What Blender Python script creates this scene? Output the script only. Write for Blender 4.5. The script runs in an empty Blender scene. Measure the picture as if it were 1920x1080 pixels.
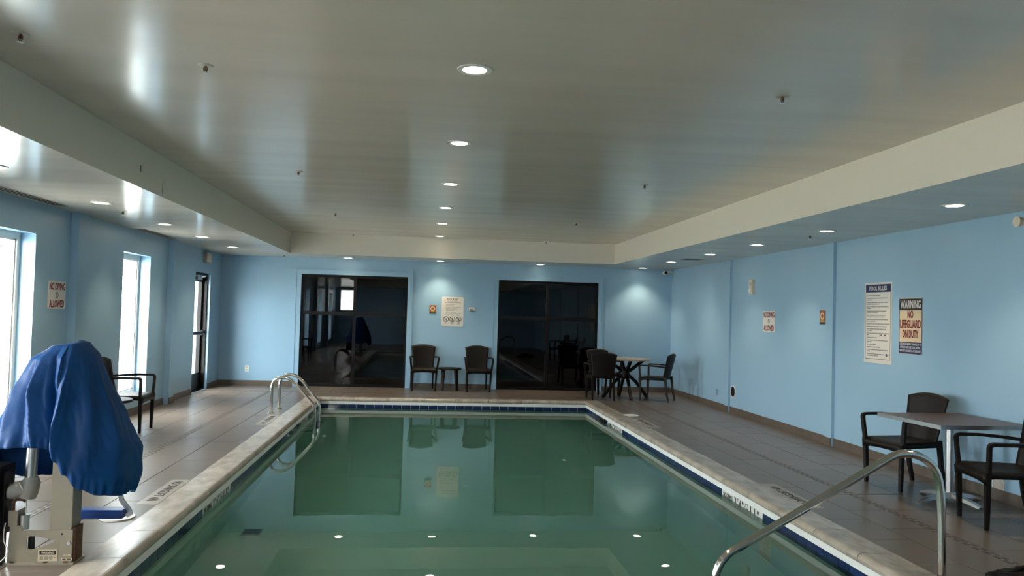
import bpy, bmesh, math, random
from mathutils import Vector, Matrix, noise
random.seed(7)
S = bpy.context.scene
C = S.collection
PI = math.pi

# ------------------------------------------------------------------ camera
cam_d = bpy.data.cameras.new('camera')
cam = bpy.data.objects.new('camera', cam_d); C.objects.link(cam)
cam_d.sensor_width = 36.0; cam_d.lens = 1489.85 * 36 / 1920
cam_d.clip_start = .05; cam_d.clip_end = 400
_r = Vector((0.99353986, -0.11014287, 0.02733306)); _u = Vector((-0.03075478, -0.02948764, 0.9990919)); _f = Vector((0.10923686, 0.99347825, 0.03268457))
cam.matrix_world = Matrix(((_r.x, _u.x, -_f.x, 0), (_r.y, _u.y, -_f.y, 0), (_r.z, _u.z, -_f.z, 1.5), (0, 0, 0, 1)))
S.camera = cam

# ------------------------------------------------------------------ world, sun, exposure
W = bpy.data.worlds.new('world'); S.world = W; W.use_nodes = True
bg = W.node_tree.nodes['Background']
bg.inputs[0].default_value = (1.0, 0.975, 0.94, 1); bg.inputs[1].default_value = 24.0
sun_d = bpy.data.lights.new('sun', 'SUN'); sun_d.energy = 90; sun_d.angle = .02; sun_d.color = (1, .95, .88)
sun = bpy.data.objects.new('sun', sun_d); C.objects.link(sun)
sun.rotation_euler = (math.radians(14), math.radians(26), 0)
S.view_settings.view_transform = 'Standard'; S.view_settings.look = 'None'
S.view_settings.gamma = 1; S.view_settings.exposure = 0.58; S.view_settings.use_curve_mapping = False
S.cycles.max_bounces = 12; S.cycles.diffuse_bounces = 5; S.cycles.glossy_bounces = 6
S.cycles.transmission_bounces = 8; S.cycles.transparent_max_bounces = 12
S.cycles.sample_clamp_indirect = 6; S.cycles.use_denoising = True
LAMP_W = 46.0       # spot power of one downlight
LENS_E = 14.0        # brightness of a downlight lens

# ------------------------------------------------------------------ room numbers (metres)
XL, XR, YB, YF = -3.866, 4.999, 15.72, -4.0
ZS, ZT = 2.486, 2.858
TL, TR, TB, TF = -2.423, 3.539, 14.634, -2.9
PL, PR, PB, PF = -1.696, 2.864, 13.70, 2.0
COP = .24
WZ = -.15

# ------------------------------------------------------------------ materials
def srgb(r, g, b):
    f = lambda c: (c / 12.92 if c <= .04045 else ((c + .055) / 1.055) ** 2.4)
    return (f(r / 255), f(g / 255), f(b / 255), 1)

def mat(name, col, rough=.5, metal=0., spec=.5, nscale=0., namt=0., bump=0., bscale=30., rand=0., coat=0., rvar=0., stretch=(1, 1, 1), world=False):
    m = bpy.data.materials.new(name); m.use_nodes = True
    nt = m.node_tree; N = nt.nodes; L = nt.links; b = N['Principled BSDF']
    b.inputs['Base Color'].default_value = col; b.inputs['Roughness'].default_value = rough
    b.inputs['Metallic'].default_value = metal; b.inputs['Specular IOR Level'].default_value = spec
    b.inputs['Coat Weight'].default_value = coat; b.inputs['Coat Roughness'].default_value = .12
    tc = N.new('ShaderNodeTexCoord'); mp = N.new('ShaderNodeMapping'); 
    if world: ge = N.new('ShaderNodeNewGeometry'); L.new(ge.outputs['Position'], mp.inputs[0])
    else: L.new(tc.outputs['Object'], mp.inputs[0])
    mp.inputs['Scale'].default_value = stretch
    src = None
    if namt:
        n = N.new('ShaderNodeTexNoise'); n.inputs['Scale'].default_value = nscale; n.inputs['Detail'].default_value = 3
        L.new(mp.outputs[0], n.inputs['Vector'])
        mr = N.new('ShaderNodeMapRange'); mr.inputs[1].default_value = .3; mr.inputs[2].default_value = .7
        mr.inputs[3].default_value = 1 - namt; mr.inputs[4].default_value = 1 + namt; L.new(n.outputs[0], mr.inputs[0])
        src = mr.outputs[0]
    if rand:
        oi = N.new('ShaderNodeObjectInfo'); m2 = N.new('ShaderNodeMapRange'); L.new(oi.outputs['Random'], m2.inputs[0])
        m2.inputs[3].default_value = 1 - rand; m2.inputs[4].default_value = 1 + rand
        if src:
            mu = N.new('ShaderNodeMath'); mu.operation = 'MULTIPLY'; L.new(src, mu.inputs[0]); L.new(m2.outputs[0], mu.inputs[1]); src = mu.outputs[0]
        else: src = m2.outputs[0]
    if src:
        vm = N.new('ShaderNodeVectorMath'); vm.operation = 'SCALE'; vm.inputs[0].default_value = col[:3]
        L.new(src, vm.inputs['Scale']); L.new(vm.outputs[0], b.inputs['Base Color'])
    if rvar:
        n = N.new('ShaderNodeTexNoise'); n.inputs['Scale'].default_value = 2.2; n.inputs['Detail'].default_value = 5
        L.new(mp.outputs[0], n.inputs['Vector'])
        mr = N.new('ShaderNodeMapRange'); mr.inputs[1].default_value = .3; mr.inputs[2].default_value = .7
        mr.inputs[3].default_value = max(.03, rough - rvar); mr.inputs[4].default_value = rough + rvar
        L.new(n.outputs[0], mr.inputs[0]); L.new(mr.outputs[0], b.inputs['Roughness'])
    if bump:
        n = N.new('ShaderNodeTexNoise'); n.inputs['Scale'].default_value = bscale; n.inputs['Detail'].default_value = 3
        L.new(mp.outputs[0], n.inputs['Vector'])
        bp = N.new('ShaderNodeBump'); bp.inputs['Strength'].default_value = 1; bp.inputs['Distance'].default_value = bump
        L.new(n.outputs[0], bp.inputs['Height']); L.new(bp.outputs[0], b.inputs['Normal'])
    return m

M = {}
M['blue'] = mat('blue_wall_paint', (.29, .47, .635, 1), .26, bump=.0006, bscale=40, nscale=.7, namt=.03)
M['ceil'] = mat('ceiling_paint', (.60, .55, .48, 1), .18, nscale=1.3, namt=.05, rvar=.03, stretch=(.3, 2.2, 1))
M['face'] = mat('window_lit_tray_side', (.84, .79, .70, 1), .5)  # ceiling paint made lighter, the window light it catches put into the colour
M['tile'] = mat('porcelain_floor_tile', (.128, .104, .086, 1), .32, nscale=.9, namt=.07, rand=.06, spec=.4, world=True)
M['grout'] = mat('grey_grout', (.13, .115, .10, 1), .8)
M['base'] = mat('brown_base_tile', (.105, .086, .070, 1), .45, nscale=5, namt=.10, rand=.07, world=True)
M['mosa'] = mat('mosaic_dark', (.075, .06, .05, 1), .4)
M['mosb'] = mat('mosaic_light', (.20, .165, .135, 1), .35)
M['coping'] = mat('travertine_coping', (.38, .335, .285, 1), .26, nscale=3.5, namt=.26, rand=.06, stretch=(3, 1.2, 1), world=True)
M['plaster'] = mat('pool_plaster', (.64, .71, .66, 1), .8)
M['band'] = mat('white_pool_band', (.70, .72, .72, 1), .5, nscale=6, namt=.05)
M['navy'] = mat('navy_glazed_tile', (.010, .021, .078, 1), .10, nscale=12, namt=.2, rand=.2)
M['poolgrout'] = mat('pale_pool_grout', (.62, .66, .70, 1), .7)
M['white'] = mat('white_glazed_tile', (.72, .74, .72, 1), .25)
M['worn'] = mat('worn_deck_tile', (.30, .27, .235, 1), .35, nscale=9, namt=.12, world=True)
M['black'] = mat('black_lettering', (.01, .01, .012, 1), .6)
M['steel'] = mat('stainless_steel', (.62, .60, .57, 1), .13, metal=1, nscale=30, namt=.05)
M['alu'] = mat('satin_aluminium', (.55, .57, .60, 1), .3, metal=1)
M['chair'] = mat('dark_brown_resin', (.0062, .0045, .0035, 1), .5, spec=.22, bump=.0012, bscale=220)
M['lam'] = mat('brown_laminate', (.085, .047, .036, 1), .35, spec=.35, nscale=4, namt=.15, stretch=(1, 6, 1))
M['beige'] = mat('beige_table_top', (.33, .27, .21, 1), .35, nscale=5, namt=.1)
M['dark'] = mat('black_bronze_metal', (.004, .004, .0045, 1), .4, spec=.2)
M['plast'] = mat('white_plastic', (.70, .70, .66, 1), .4)
M['cream'] = mat('cream_plastic', (.62, .56, .46, 1), .4)
M['trimw'] = mat('white_trim_ring', (.75, .75, .72, 1), .4)
M['lift'] = mat('beige_painted_steel', (.30, .265, .205, 1), .42, nscale=4, namt=.08)
M['liftgrey'] = mat('grey_plastic', (.33, .33, .31, 1), .45)
M['rust'] = mat('rusty_steel', (.10, .045, .02, 1), .8, nscale=20, namt=.4)
M['cover'] = mat('blue_vinyl_cover', (.0008, .048, .185, 1), .5, bump=.003, bscale=11, nscale=3, namt=.10, spec=.22)
M['foot'] = mat('blue_moulded_plastic', (.008, .05, .24, 1), .35)
M['red'] = mat('dark_red_print', (.16, .006, .009, 1), .5)
M['navyp'] = mat('navy_print', (.012, .022, .10, 1), .5)
M['signw'] = mat('white_sign_board', (.66, .65, .62, 1), .4)
M['signc'] = mat('cream_sign_board', (.66, .54, .38, 1), .4)
M['grayp'] = mat('grey_small_print', (.16, .16, .18, 1), .6)
M['orange'] = mat('orange_brown_plaque', (.27, .085, .03, 1), .5, nscale=30, namt=.4)
M['gold'] = mat('yellow_olive_print', (.36, .26, .05, 1), .5)
M['vent'] = mat('dark_vent_slot', (.008, .008, .008, 1), .8, spec=.2)
M['ventg'] = mat('grey_vent_frame', (.42, .40, .36, 1), .5)
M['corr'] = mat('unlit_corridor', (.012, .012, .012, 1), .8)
M['siding'] = mat('grey_siding', (.045, .045, .048, 1), .7)
M['stone'] = mat('pale_fieldstone', (.055, .048, .042, 1), .8, nscale=4, namt=.5)
M['ground'] = mat('pale_pavement', (.40, .385, .35, 1), .9, nscale=1, namt=.05)
M['roof'] = mat('grey_roof', (.25, .24, .24, 1), .8)
M['extglass'] = mat('bluish_window_glass', (.12, .20, .25, 1), .1)
M['carp'] = mat('white_car_paint', (.6, .6, .6, 1), .3)
M['shirt'] = mat('black_nylon_bag', (.004, .0035, .0035, 1), .65, spec=.2, bump=.004, bscale=30)
M['plate'] = mat('white_enamel_plate', (.62, .62, .60, 1), .35)

def emis(name, col, s):
    m = bpy.data.materials.new(name); m.use_nodes = True; b = m.node_tree.nodes['Principled BSDF']
    b.inputs['Base Color'].default_value = (.8, .8, .8, 1)
    b.inputs['Emission Color'].default_value = col; b.inputs['Emission Strength'].default_value = s
    return m
M['lens'] = emis('lit_downlight_lens', (1, .88, .66, 1), LENS_E)

def pane_mat(name, tint, ior=1.5):
    m = bpy.data.materials.new(name); m.use_nodes = True; nt = m.node_tree; N = nt.nodes; L = nt.links
    N.remove(N['Principled BSDF'])
    fr = N.new('ShaderNodeFresnel'); fr.inputs[0].default_value = ior
    t = N.new('ShaderNodeBsdfTransparent'); t.inputs[0].default_value = tint
    g = N.new('ShaderNodeBsdfGlossy'); g.inputs['Roughness'].default_value = .0
    ge = N.new('ShaderNodeNewGeometry'); a = N.new('ShaderNodeMath'); a.operation = 'SUBTRACT'; a.inputs[0].default_value = 1; L.new(ge.outputs['Backfacing'], a.inputs[1])
    b = N.new('ShaderNodeMath'); b.operation = 'MULTIPLY'; L.new(fr.outputs[0], b.inputs[0]); L.new(a.outputs[0], b.inputs[1])   # the far face of a thin sheet adds no total reflection
    mx = N.new('ShaderNodeMixShader'); L.new(b.outputs[0], mx.inputs[0]); L.new(t.outputs[0], mx.inputs[1]); L.new(g.outputs[0], mx.inputs[2])
    L.new(mx.outputs[0], N['Material Output'].inputs[0]); return m
M['glass'] = pane_mat('clear_window_glass', (.93, .96, .96, 1), 1.35)
M['dglass'] = pane_mat('dark_tinted_glass', (.22, .24, .26, 1), 1.52)

def water_mat():
    m = bpy.data.materials.new('green_pool_water'); m.use_nodes = True; nt = m.node_tree; N = nt.nodes; L = nt.links
    N.remove(N['Principled BSDF']); out = N['Material Output']
    fr = N.new('ShaderNodeFresnel'); fr.inputs[0].default_value = 1.33
    g = N.new('ShaderNodeBsdfGlossy'); g.inputs['Roughness'].default_value = .0
    t = N.new('ShaderNodeBsdfRefraction'); t.inputs['IOR'].default_value = 1.33; t.inputs['Roughness'].default_value = 0
    mx = N.new('ShaderNodeMixShader'); L.new(fr.outputs[0], mx.inputs[0]); L.new(t.outputs[0], mx.inputs[1]); L.new(g.outputs[0], mx.inputs[2])
    L.new(mx.outputs[0], out.inputs[0])
    tc = N.new('ShaderNodeTexCoord'); n = N.new('ShaderNodeTexNoise'); n.inputs['Scale'].default_value = 1.6; n.inputs['Detail'].default_value = 3
    n.inputs['Roughness'].default_value = .45
    L.new(tc.outputs['Object'], n.inputs['Vector'])
    bp = N.new('ShaderNodeBump'); bp.inputs['Strength'].default_value = 1; bp.inputs['Distance'].default_value = .0007
    L.new(n.outputs[0], bp.inputs['Height'])
    for s in (fr, g, t): L.new(bp.outputs[0], s.inputs['Normal'])
    va = N.new('ShaderNodeVolumeAbsorption'); va.inputs['Color'].default_value = (.42, .84, .76, 1); va.inputs['Density'].default_value = .62
    L.new(va.outputs[0], out.inputs['Volume'])
    return m
M['water'] = water_mat()

# ------------------------------------------------------------------ mesh helpers
class MB:
    def __init__(s): s.v = []; s.f = []; s.mi = []; s.sm = []
    def add(s, vs, fs, mi=0, smooth=False):
        o = len(s.v); s.v += [tuple(v) for v in vs]
        for f in fs: s.f.append([i + o for i in f]); s.mi.append(mi); s.sm.append(smooth)
        return s
    def box(s, x0, x1, y0, y1, z0, z1, mi=0):
        v = [(x, y, z) for x in (x0, x1) for y in (y0, y1) for z in (z0, z1)]
        return s.add(v, [(0, 1, 3, 2), (4, 6, 7, 5), (0, 4, 5, 1), (2, 3, 7, 6), (0, 2, 6, 4), (1, 5, 7, 3)], mi)
    def bev(s, x0, x1, y0, y1, z0, z1, b=.004, mi=0):
        # box with chamfered top edges
        v = [(x0, y0, z0), (x1, y0, z0), (x1, y1, z0), (x0, y1, z0), (x0, y0, z1 - b), (x1, y0, z1 - b), (x1, y1, z1 - b), (x0, y1, z1 - b),
             (x0 + b, y0 + b, z1), (x1 - b, y0 + b, z1), (x1 - b, y1 - b, z1), (x0 + b, y1 - b, z1)]
        f = [(3, 2, 1, 0), (8, 9, 10, 11)]
        for a in range(4):
            c = (a + 1) % 4; f += [(a, c, 4 + c, 4 + a), (4 + a, 4 + c, 8 + c, 8 + a)]
        return s.add(v, f, mi)
    def cyl(s, p, r, h, n=24, axis='z', r2=None, mi=0, cap=True):
        r2 = r if r2 is None else r2; vs = []
        for k, (rr, hh) in enumerate(((r, 0), (r2, h))):
            for i in range(n):
                a = 2 * PI * i / n; c, d = rr * math.cos(a), rr * math.sin(a)
                q = {'z': (c, d, hh), 'y': (c, hh, -d), 'x': (hh, c, d)}[axis]
                vs.append((p[0] + q[0], p[1] + q[1], p[2] + q[2]))
        s.add(vs, [(i, (i + 1) % n, n + (i + 1) % n, n + i) for i in range(n)], mi, True)
        if cap: s.add(vs, [list(range(n))[::-1], list(range(n, 2 * n))], mi)
        return s
    def ring(s, p, r0, r1, h, n=32, axis='z', mi=0):
        vs = []
        for rr, hh in ((r0, 0), (r1, 0), (r1, h), (r0, h)):
            for i in range(n):
                a = 2 * PI * i / n; c, d = rr * math.cos(a), rr * math.sin(a)
                q = {'z': (c, d, hh), 'y': (c, hh, -d), 'x': (hh, c, d)}[axis]
                vs.append((p[0] + q[0], p[1] + q[1], p[2] + q[2]))
        fs = []
        for k in range(4):
            for i in range(n): fs.append((k * n + i, k * n + (i + 1) % n, ((k + 1) % 4) * n + (i + 1) % n, ((k + 1) % 4) * n + i))
        return s.add(vs, fs, mi, False)
    def sweep(s, pts, sec, closed_sec=True, mi=0, smooth=True, up=Vector((0, 0, 1)), scale=None):
        pts = [Vector(p) for p in pts]; n = len(sec); vs = []
        prev = None
        for i, p in enumerate(pts):
            t = (pts[min(i + 1, len(pts) - 1)] - pts[max(i - 1, 0)]).normalized()
            if prev is None:
                a = t.cross(up)
                if a.length < 1e-3: a = t.cross(Vector((0, 1, 0)))
                a.normalize()
            else:
                a = prev - t * prev.dot(t); a.normalize()
            prev = a; b = a.cross(t).normalized(); k = 1 if scale is None else scale[i]
            for (u, w) in sec: vs.append(p + a * u * k + b * w * k)
        fs = []
        for i in range(len(pts) - 1):
            for j in range(n): fs.append((i * n + j, i * n + (j + 1) % n, (i + 1) * n + (j + 1) % n, (i + 1) * n + j))
        s.add(vs, fs, mi, smooth)
        return s.add(vs, [list(range(n))[::-1], [len(vs) - n + j for j in range(n)]], mi)
    def tube(s, pts, r, n=14, mi=0, scale=None):
        return s.sweep(pts, [(r * math.cos(2 * PI * j / n), r * math.sin(2 * PI * j / n)) for j in range(n)], mi=mi, scale=scale)
    def build(s, name, ms, parent=None, loc=None, rz=0, kind=None, label=None):
        me = bpy.data.meshes.new(name); me.from_pydata(s.v, [], s.f)
        ms = ms if isinstance(ms, (list, tuple)) else [ms]
        for m in ms: me.materials.append(m)
        me.polygons.foreach_set('material_index', s.mi); me.polygons.foreach_set('use_smooth', s.sm)
        bm = bmesh.new(); bm.from_mesh(me); bmesh.ops.recalc_face_normals(bm, faces=bm.faces); bm.to_mesh(me); bm.free()
        me.update()
        return link(name, me, parent, loc, rz, kind, label)

def link(name, me, parent=None, loc=None, rz=0, kind=None, label=None):
    o = bpy.data.objects.new(name, me); C.objects.link(o)
    if parent: o.parent = parent
    if loc is not None: o.location = loc
    if rz: o.rotation_euler = (0, 0, rz)
    if kind: o['kind'] = kind
    if label: o['label'] = label
    return o
def thing(name, label, cat, loc=(0, 0, 0), rz=0, group=None):
    o = bpy.data.objects.new(name, None); C.objects.link(o); o.location = loc; o.rotation_euler = (0, 0, rz)
    o.empty_display_size = .1
    return tag(o, label, cat, group)
def tag(o, label, cat, group=None):
    o['label'] = label; o['category'] = cat
    if group: o['group'] = group
    return o
def dup(root, loc, rz, label):
    r = root.copy(); C.objects.link(r); r.location = loc; r.rotation_euler = (0, 0, rz); r['label'] = label
    for ch in list(root.children):
        c = ch.copy(); C.objects.link(c); c.parent = r
        for g in ch.children:
            d = g.copy(); C.objects.link(d); d.parent = c
    return r
def arc(p0, p1, p2, n=8):
    p0, p1, p2 = Vector(p0), Vector(p1), Vector(p2)
    return [(1 - t) ** 2 * p0 + 2 * t * (1 - t) * p1 + t * t * p2 for t in [i / n for i in range(n + 1)]]
def plate_mesh(outer, holes, d, name='plate'):
    # flat plate in local XZ, thickness d along +Y, made from a filled 2D curve
    cu = bpy.data.curves.new(name, 'CURVE'); cu.dimensions = '2D'; cu.fill_mode = 'BOTH'; cu.extrude = d / 2
    for poly in [outer] + holes:
        sp = cu.splines.new('POLY'); sp.points.add(len(poly) - 1)
        for i, (x, z) in enumerate(poly): sp.points[i].co = (x, z, 0, 1)
        sp.use_cyclic_u = True
    o = bpy.data.objects.new(name, cu); me = bpy.data.meshes.new_from_object(o)
    me.transform(Matrix.Translation((0, d / 2, 0)) @ Matrix.Rotation(PI / 2, 4, 'X'))
    bpy.data.objects.remove(o); bpy.data.curves.remove(cu); return me
def text_mesh(s, size, width=None, height=None, bold=.0, align='CENTER', depth=.0006):
    # flat lettering in local XZ plane facing -Y, centred on the origin
    cu = bpy.data.curves.new('lettering', 'FONT'); cu.body = s; cu.size = size; cu.align_x = align; cu.align_y = 'CENTER'
    cu.extrude = depth; cu.offset = bold * size; cu.resolution_u = 2
    o = bpy.data.objects.new('t', cu); me = bpy.data.meshes.new_from_object(o)
    bpy.data.objects.remove(o); bpy.data.curves.remove(cu)
    xs = [v.co.x for v in me.vertices]; ys = [v.co.y for v in me.vertices]
    cx, cy = (max(xs) + min(xs)) / 2, (max(ys) + min(ys)) / 2
    sx = width / (max(xs) - min(xs)) if width else 1; sy = height / (max(ys) - min(ys)) if height else (sx if width else 1)
    if align == 'LEFT': cx = min(xs)
    me.transform(Matrix.Rotation(PI / 2, 4, 'X') @ Matrix.Diagonal((sx, sy, 1, 1)) @ Matrix.Translation((-cx, -cy, 0)))
    return me
def letter(parent, s, x, z, y, m, width=None, height=None, size=.05, bold=.0, align='CENTER', name='lettering'):
    me = text_mesh(s, size, width, height, bold, align); me.materials.append(m)
    return link(name, me, parent, (x, y, z))

# ------------------------------------------------------------------ shell: walls
def wall_x(name, x0, x1, y0, y1, z0, z1, opens, extra=None):
    """wall in a plane x=const from x0 to x1 with openings (ya, yb, za, zb)"""
    m = MB(); y = y0
    for (a, b, c, d) in sorted(opens):
        m.box(x0, x1, y, a, z0, z1)
        if c > z0: m.box(x0, x1, a, b, z0, c)
        m.box(x0, x1, a, b, d, z1); y = b
    m.box(x0, x1, y, y1, z0, z1)
    if extra: extra(m)
    return m.build(name, M['blue'], kind='structure')
WIN = [(y, y + 1.02, .245, 2.172) for y in (-2.68, .66, 4.01, 7.362, 10.713)]
DOOR = (13.98, 14.93, 0.0, 2.075)
def pil_l(m):
    for y in (-.75, 2.6, 5.94, 9.28, 12.62): m.box(XL - .01, XL + .085, y - .12, y + .12, 0, ZS + .02)
def pil_r(m):
    for y in (-.75, 2.6, 5.94, 9.28, 12.58): m.box(XR - .038, XR + .01, y - .06, y + .10, 0, ZS + .02)
wall_x('wall_left', XL - .30, XL, YF - .3, YB + .3, -.3, ZT + .25, WIN + [DOOR], pil_l)
wall_x('wall_right', XR, XR + .25, YF - .3, YB + .3, -.3, ZT + .25, [], pil_r)
D = [(-2.37, -.328), (1.461, 3.481)]      # dark storefronts in the back wall
DH = 2.168
m = MB(); x = XL
for a, b in D:
    m.box(x, a, YB, YB + .2, -.3, ZT + .25); m.box(a, b, YB, YB + .2, DH, ZT + .25); m.box(a, b, YB, YB + .2, -.3, -.012); x = b
m.box(x, XR, YB, YB + .2, -.3, ZT + .25)
m.build('wall_back', M['blue'], kind='structure')
# rear wall behind the camera with a doorway window that shows in the dark glass
m = MB(); RW = (-3.70, -3.05, 1.43, 2.40)
m.box(XL, RW[0], YF - .2, YF, -.3, ZT + .25); m.box(RW[1], XR, YF - .2, YF, -.3, ZT + .25)
m.box(RW[0], RW[1], YF - .2, YF, -.3, RW[2]); m.box(RW[0], RW[1], YF - .2, YF, RW[3], ZT + .25)
m.build('wall_rear', M['blue'], kind='structure')
# ceiling: soffit ring, tray sides, tray top
m = MB(); T = .25
m.box(XL - .05, TL, YF - .05, YB + .05, ZS, ZT + T); m.box(TR, XR + .05, YF - .05, YB + .05, ZS, ZT + T)
m.box(TL, TR, TB, YB + .05, ZS, ZT + T); m.box(TL, TR, YF - .05, TF, ZS, ZT + T)
m.box(TL - .05, TR + .05, TF - .05, TB + .05, ZT, ZT + T)
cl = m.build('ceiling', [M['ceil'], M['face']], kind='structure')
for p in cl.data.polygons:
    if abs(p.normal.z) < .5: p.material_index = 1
# flat roof that keeps the sky and the sun off the ceiling slab
MB().box(XL - .5, XR + .5, YF - .5, YB + 4.2, ZT + T + .01, ZT + T + .2).build('roof', M['roof'], kind='structure')
# hairline cracks in the dark side of the raised ceiling
for y, z0, z1, w, t in ((7.01, 2.62, 2.675, .011, .006), (7.585, 2.515, 2.64, .005, .004)):
    mm = MB(); pts = [(TL + .001, y + .004 * math.sin(9 * k), z1 + (z0 - z1) * k / 6) for k in range(7)]
    mm.sweep(pts, [(-w / 2, -.001), (w / 2, -.001), (w / 2, .001), (-w / 2, .001)], up=Vector((1, 0, 0)))
    mm.build('crack', M['vent'], cl)

# ------------------------------------------------------------------ floor
PX0, PX1, PY0, PY1 = PL - COP, PR + COP, PF - COP, PB + COP
m = MB(); zt = -.006
m.box(XL, PX0 + .02, YF, YB, -.3, zt); m.box(PX1 - .02, XR, YF, YB, -.3, zt)
m.box(PX0 + .02, PX1 - .02, PY1 - .02, YB, -.3, zt); m.box(PX0 + .02, PX1 - .02, YF, PY0 + .02, -.3, zt)
floor = m.build('floor', M['grout'], kind='structure')
tile_cache = {}
def tile(w, d, x, y, dz=0.):
    k = (round(w, 3), round(d, 3))
    if k not in tile_cache:
        mm = MB().bev(-w / 2 + .0025, w / 2 - .0025, -d / 2 + .0025, d / 2 - .0025, -.012, 0, .0015)
        o = mm.build('tile', M['tile'], floor); tile_cache[k] = o.data
    else:
        o = bpy.data.objects.new('tile', tile_cache[k]); C.objects.link(o); o.parent = floor
    o.location = (x + w / 2, y + d / 2, dz)
MS = .062            # mosaic strip width
LX1, RX0 = -2.665, 3.752     # strip edges nearest the pool
far = MB()           # tiles behind and beside the camera, out of sight
def rows(x0, x1, n, stag):
    w = (x1 - x0) / n; L = .55
    for i in range(n):
        y = 14.62 - (L / 2 if (i + stag) % 2 else 0)
        if y < 14.62: far.bev(x0 + i * w + .0025, x0 + (i + 1) * w - .0025, y + .0025, 14.6175, -.012, 0, .0015)
        while y > YF:
            ya = max(y - L, YF)
            if ya > 3.6: tile(w, y - ya, x0 + i * w, ya, random.uniform(-.0006, .0006))
            else: far.bev(x0 + i * w + .0025, x0 + (i + 1) * w - .0025, ya + .0025, y - .0025, -.012, 0, .0015)
            y = ya
rows(XL, LX1 - MS, 3, 0); rows(LX1, PX0, 2, 1)
rows(PX1, RX0, 2, 0); rows(RX0 + MS, XR, 3, 1)
# strip of deck between the two side fields, behind the pool
nb = 8; w = (RX0 - LX1 - 0) / 11
BX0, BX1 = PX0, PX1
w = (BX1 - BX0) / 9
for i in range(9):
    tile(w, 14.62 - PY1, BX0 + i * w, PY1)
nbk = 16; w = (XR - XL) / nbk; yb = [14.62 + MS, 14.62 + MS + .519, YB]
for r in range(2):
    off = w / 2 if r else 0; x = XL
    while x < XR - .01:
        x2 = min(XR, (x + w) if (x > XL or not off) else x + off)
        tile(x2 - x, yb[r + 1] - yb[r], x, yb[r]); x = x2
# deck in front of the pool, under and behind the camera
x = PX0
while x < PX1 - .01:
    far.bev(x + .0025, min(x + .5, PX1) - .0025, YF, PY0 - .0025, -.012, 0, .0015); x += .5
far.build('floor_tiling', M['tile'], floor, kind='stuff')
# mosaic border, small dark and pale chips
mo = MB()
def chips(x0, x1, y0, y1, along):
    L = (y1 - y0) if along == 'y' else (x1 - x0); n = int(L / .033)
    for i in range(n):
        for j in range(2):
            a = i * L / n; b = a + L / n - .003; c = j * MS / 2 + .002; d = c + MS / 2 - .004
            k = 0 if (i + j) % 3 else 1
            if along == 'y': mo.box(x0 + c, x0 + d, y0 + a, y0 + b, -.01, .0004, k)
            else: mo.box(x0 + a, x0 + b, y0 + c, y0 + d, -.01, .0004, k)
chips(LX1 - MS, LX1, 3.6, 14.62, 'y'); chips(RX0, RX0 + MS, 3.6, 14.62, 'y'); chips(XL, XR, 14.62, 14.62 + MS, 'x')
mo.build('mosaic_border', [M['mosa'], M['mosb']], floor, kind='stuff')
# baseboards of brown tile
def baseboard(name, segs):
    bb = bpy.data.objects.new(name, None); C.objects.link(bb); bb['kind'] = 'structure'
    cache = {}
    for (x0, y0, x1, y1, nx, ny) in segs:
        L = math.hypot(x1 - x0, y1 - y0); n = max(1, round(L / .40))
        for i in range(n):
            t0, t1 = i / n, (i + 1) / n
            ax, ay, bx, by = x0 + (x1 - x0) * t0, y0 + (y1 - y0) * t0, x0 + (x1 - x0) * t1, y0 + (y1 - y0) * t1
            l = L / n; k = (round(l, 3), nx, ny)
            if k not in cache:
                mm = MB(); g = .0015
                if nx: mm.box(0, .012 * nx, -l / 2 + g, l / 2 - g, 0, .098)
                else: mm.box(-l / 2 + g, l / 2 - g, 0, .012 * ny, 0, .098)
                mm.box(0 if nx else -l / 2, .009 * nx if nx else l / 2, -l / 2 if nx else 0, l / 2 if nx else .009 * ny, 0, .097, 1)
                o = mm.build('tile', [M['base'], M['grout']], bb); cache[k] = o.data
            else:
                o = bpy.data.objects.new('tile', cache[k]); C.objects.link(o); o.parent = bb
            o.location = ((ax + bx) / 2, (ay + by) / 2, 0)
    return bb
baseboard('baseboard_left', [(XL, 3.5, XL, 5.82, 1, 0), (XL + .085, 5.82, XL + .085, 6.06, 1, 0), (XL, 6.06, XL, 9.16, 1, 0), (XL + .085, 9.16, XL + .085, 9.40, 1, 0), (XL, 9.40, XL, 12.50, 1, 0),
                             (XL + .085, 12.50, XL + .085, 12.74, 1, 0), (XL, 12.74, XL, 13.95, 1, 0), (XL, 14.96, XL, YB, 1, 0)])
baseboard('baseboard_right', [(XR, 3.5, XR, 5.88, -1, 0), (XR - .038, 5.88, XR - .038, 6.04, -1, 0), (XR, 6.04, XR, 9.22, -1, 0), (XR - .038, 9.22, XR - .038, 9.38, -1, 0), (XR, 9.38, XR, 12.52, -1, 0),
                              (XR - .038, 12.52, XR - .038, 12.68, -1, 0), (XR, 12.68, XR, YB, -1, 0)])
baseboard('baseboard_back', [(XL, YB, -2.47, YB, 0, -1), (-.23, YB, 1.36, YB, 0, -1), (3.58, YB, XR, YB, 0, -1)])

# ------------------------------------------------------------------ pool
ZB = -1.22
m = MB(); t = .15
m.box(PL - t, PL, PF - t, PB + t, ZB - .1, -.05); m.box(PR, PR + t, PF - t, PB + t, ZB - .1, -.05)
m.box(PL, PR, PB, PB + t, ZB - .1, -.05); m.box(PL, PR, PF - t, PF, ZB - .1, -.05); m.box(PL - t, PR + t, PF - t, PB + t, ZB - .2, ZB)
basin = m.build('pool_basin', M['plaster'], kind='structure')
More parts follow.
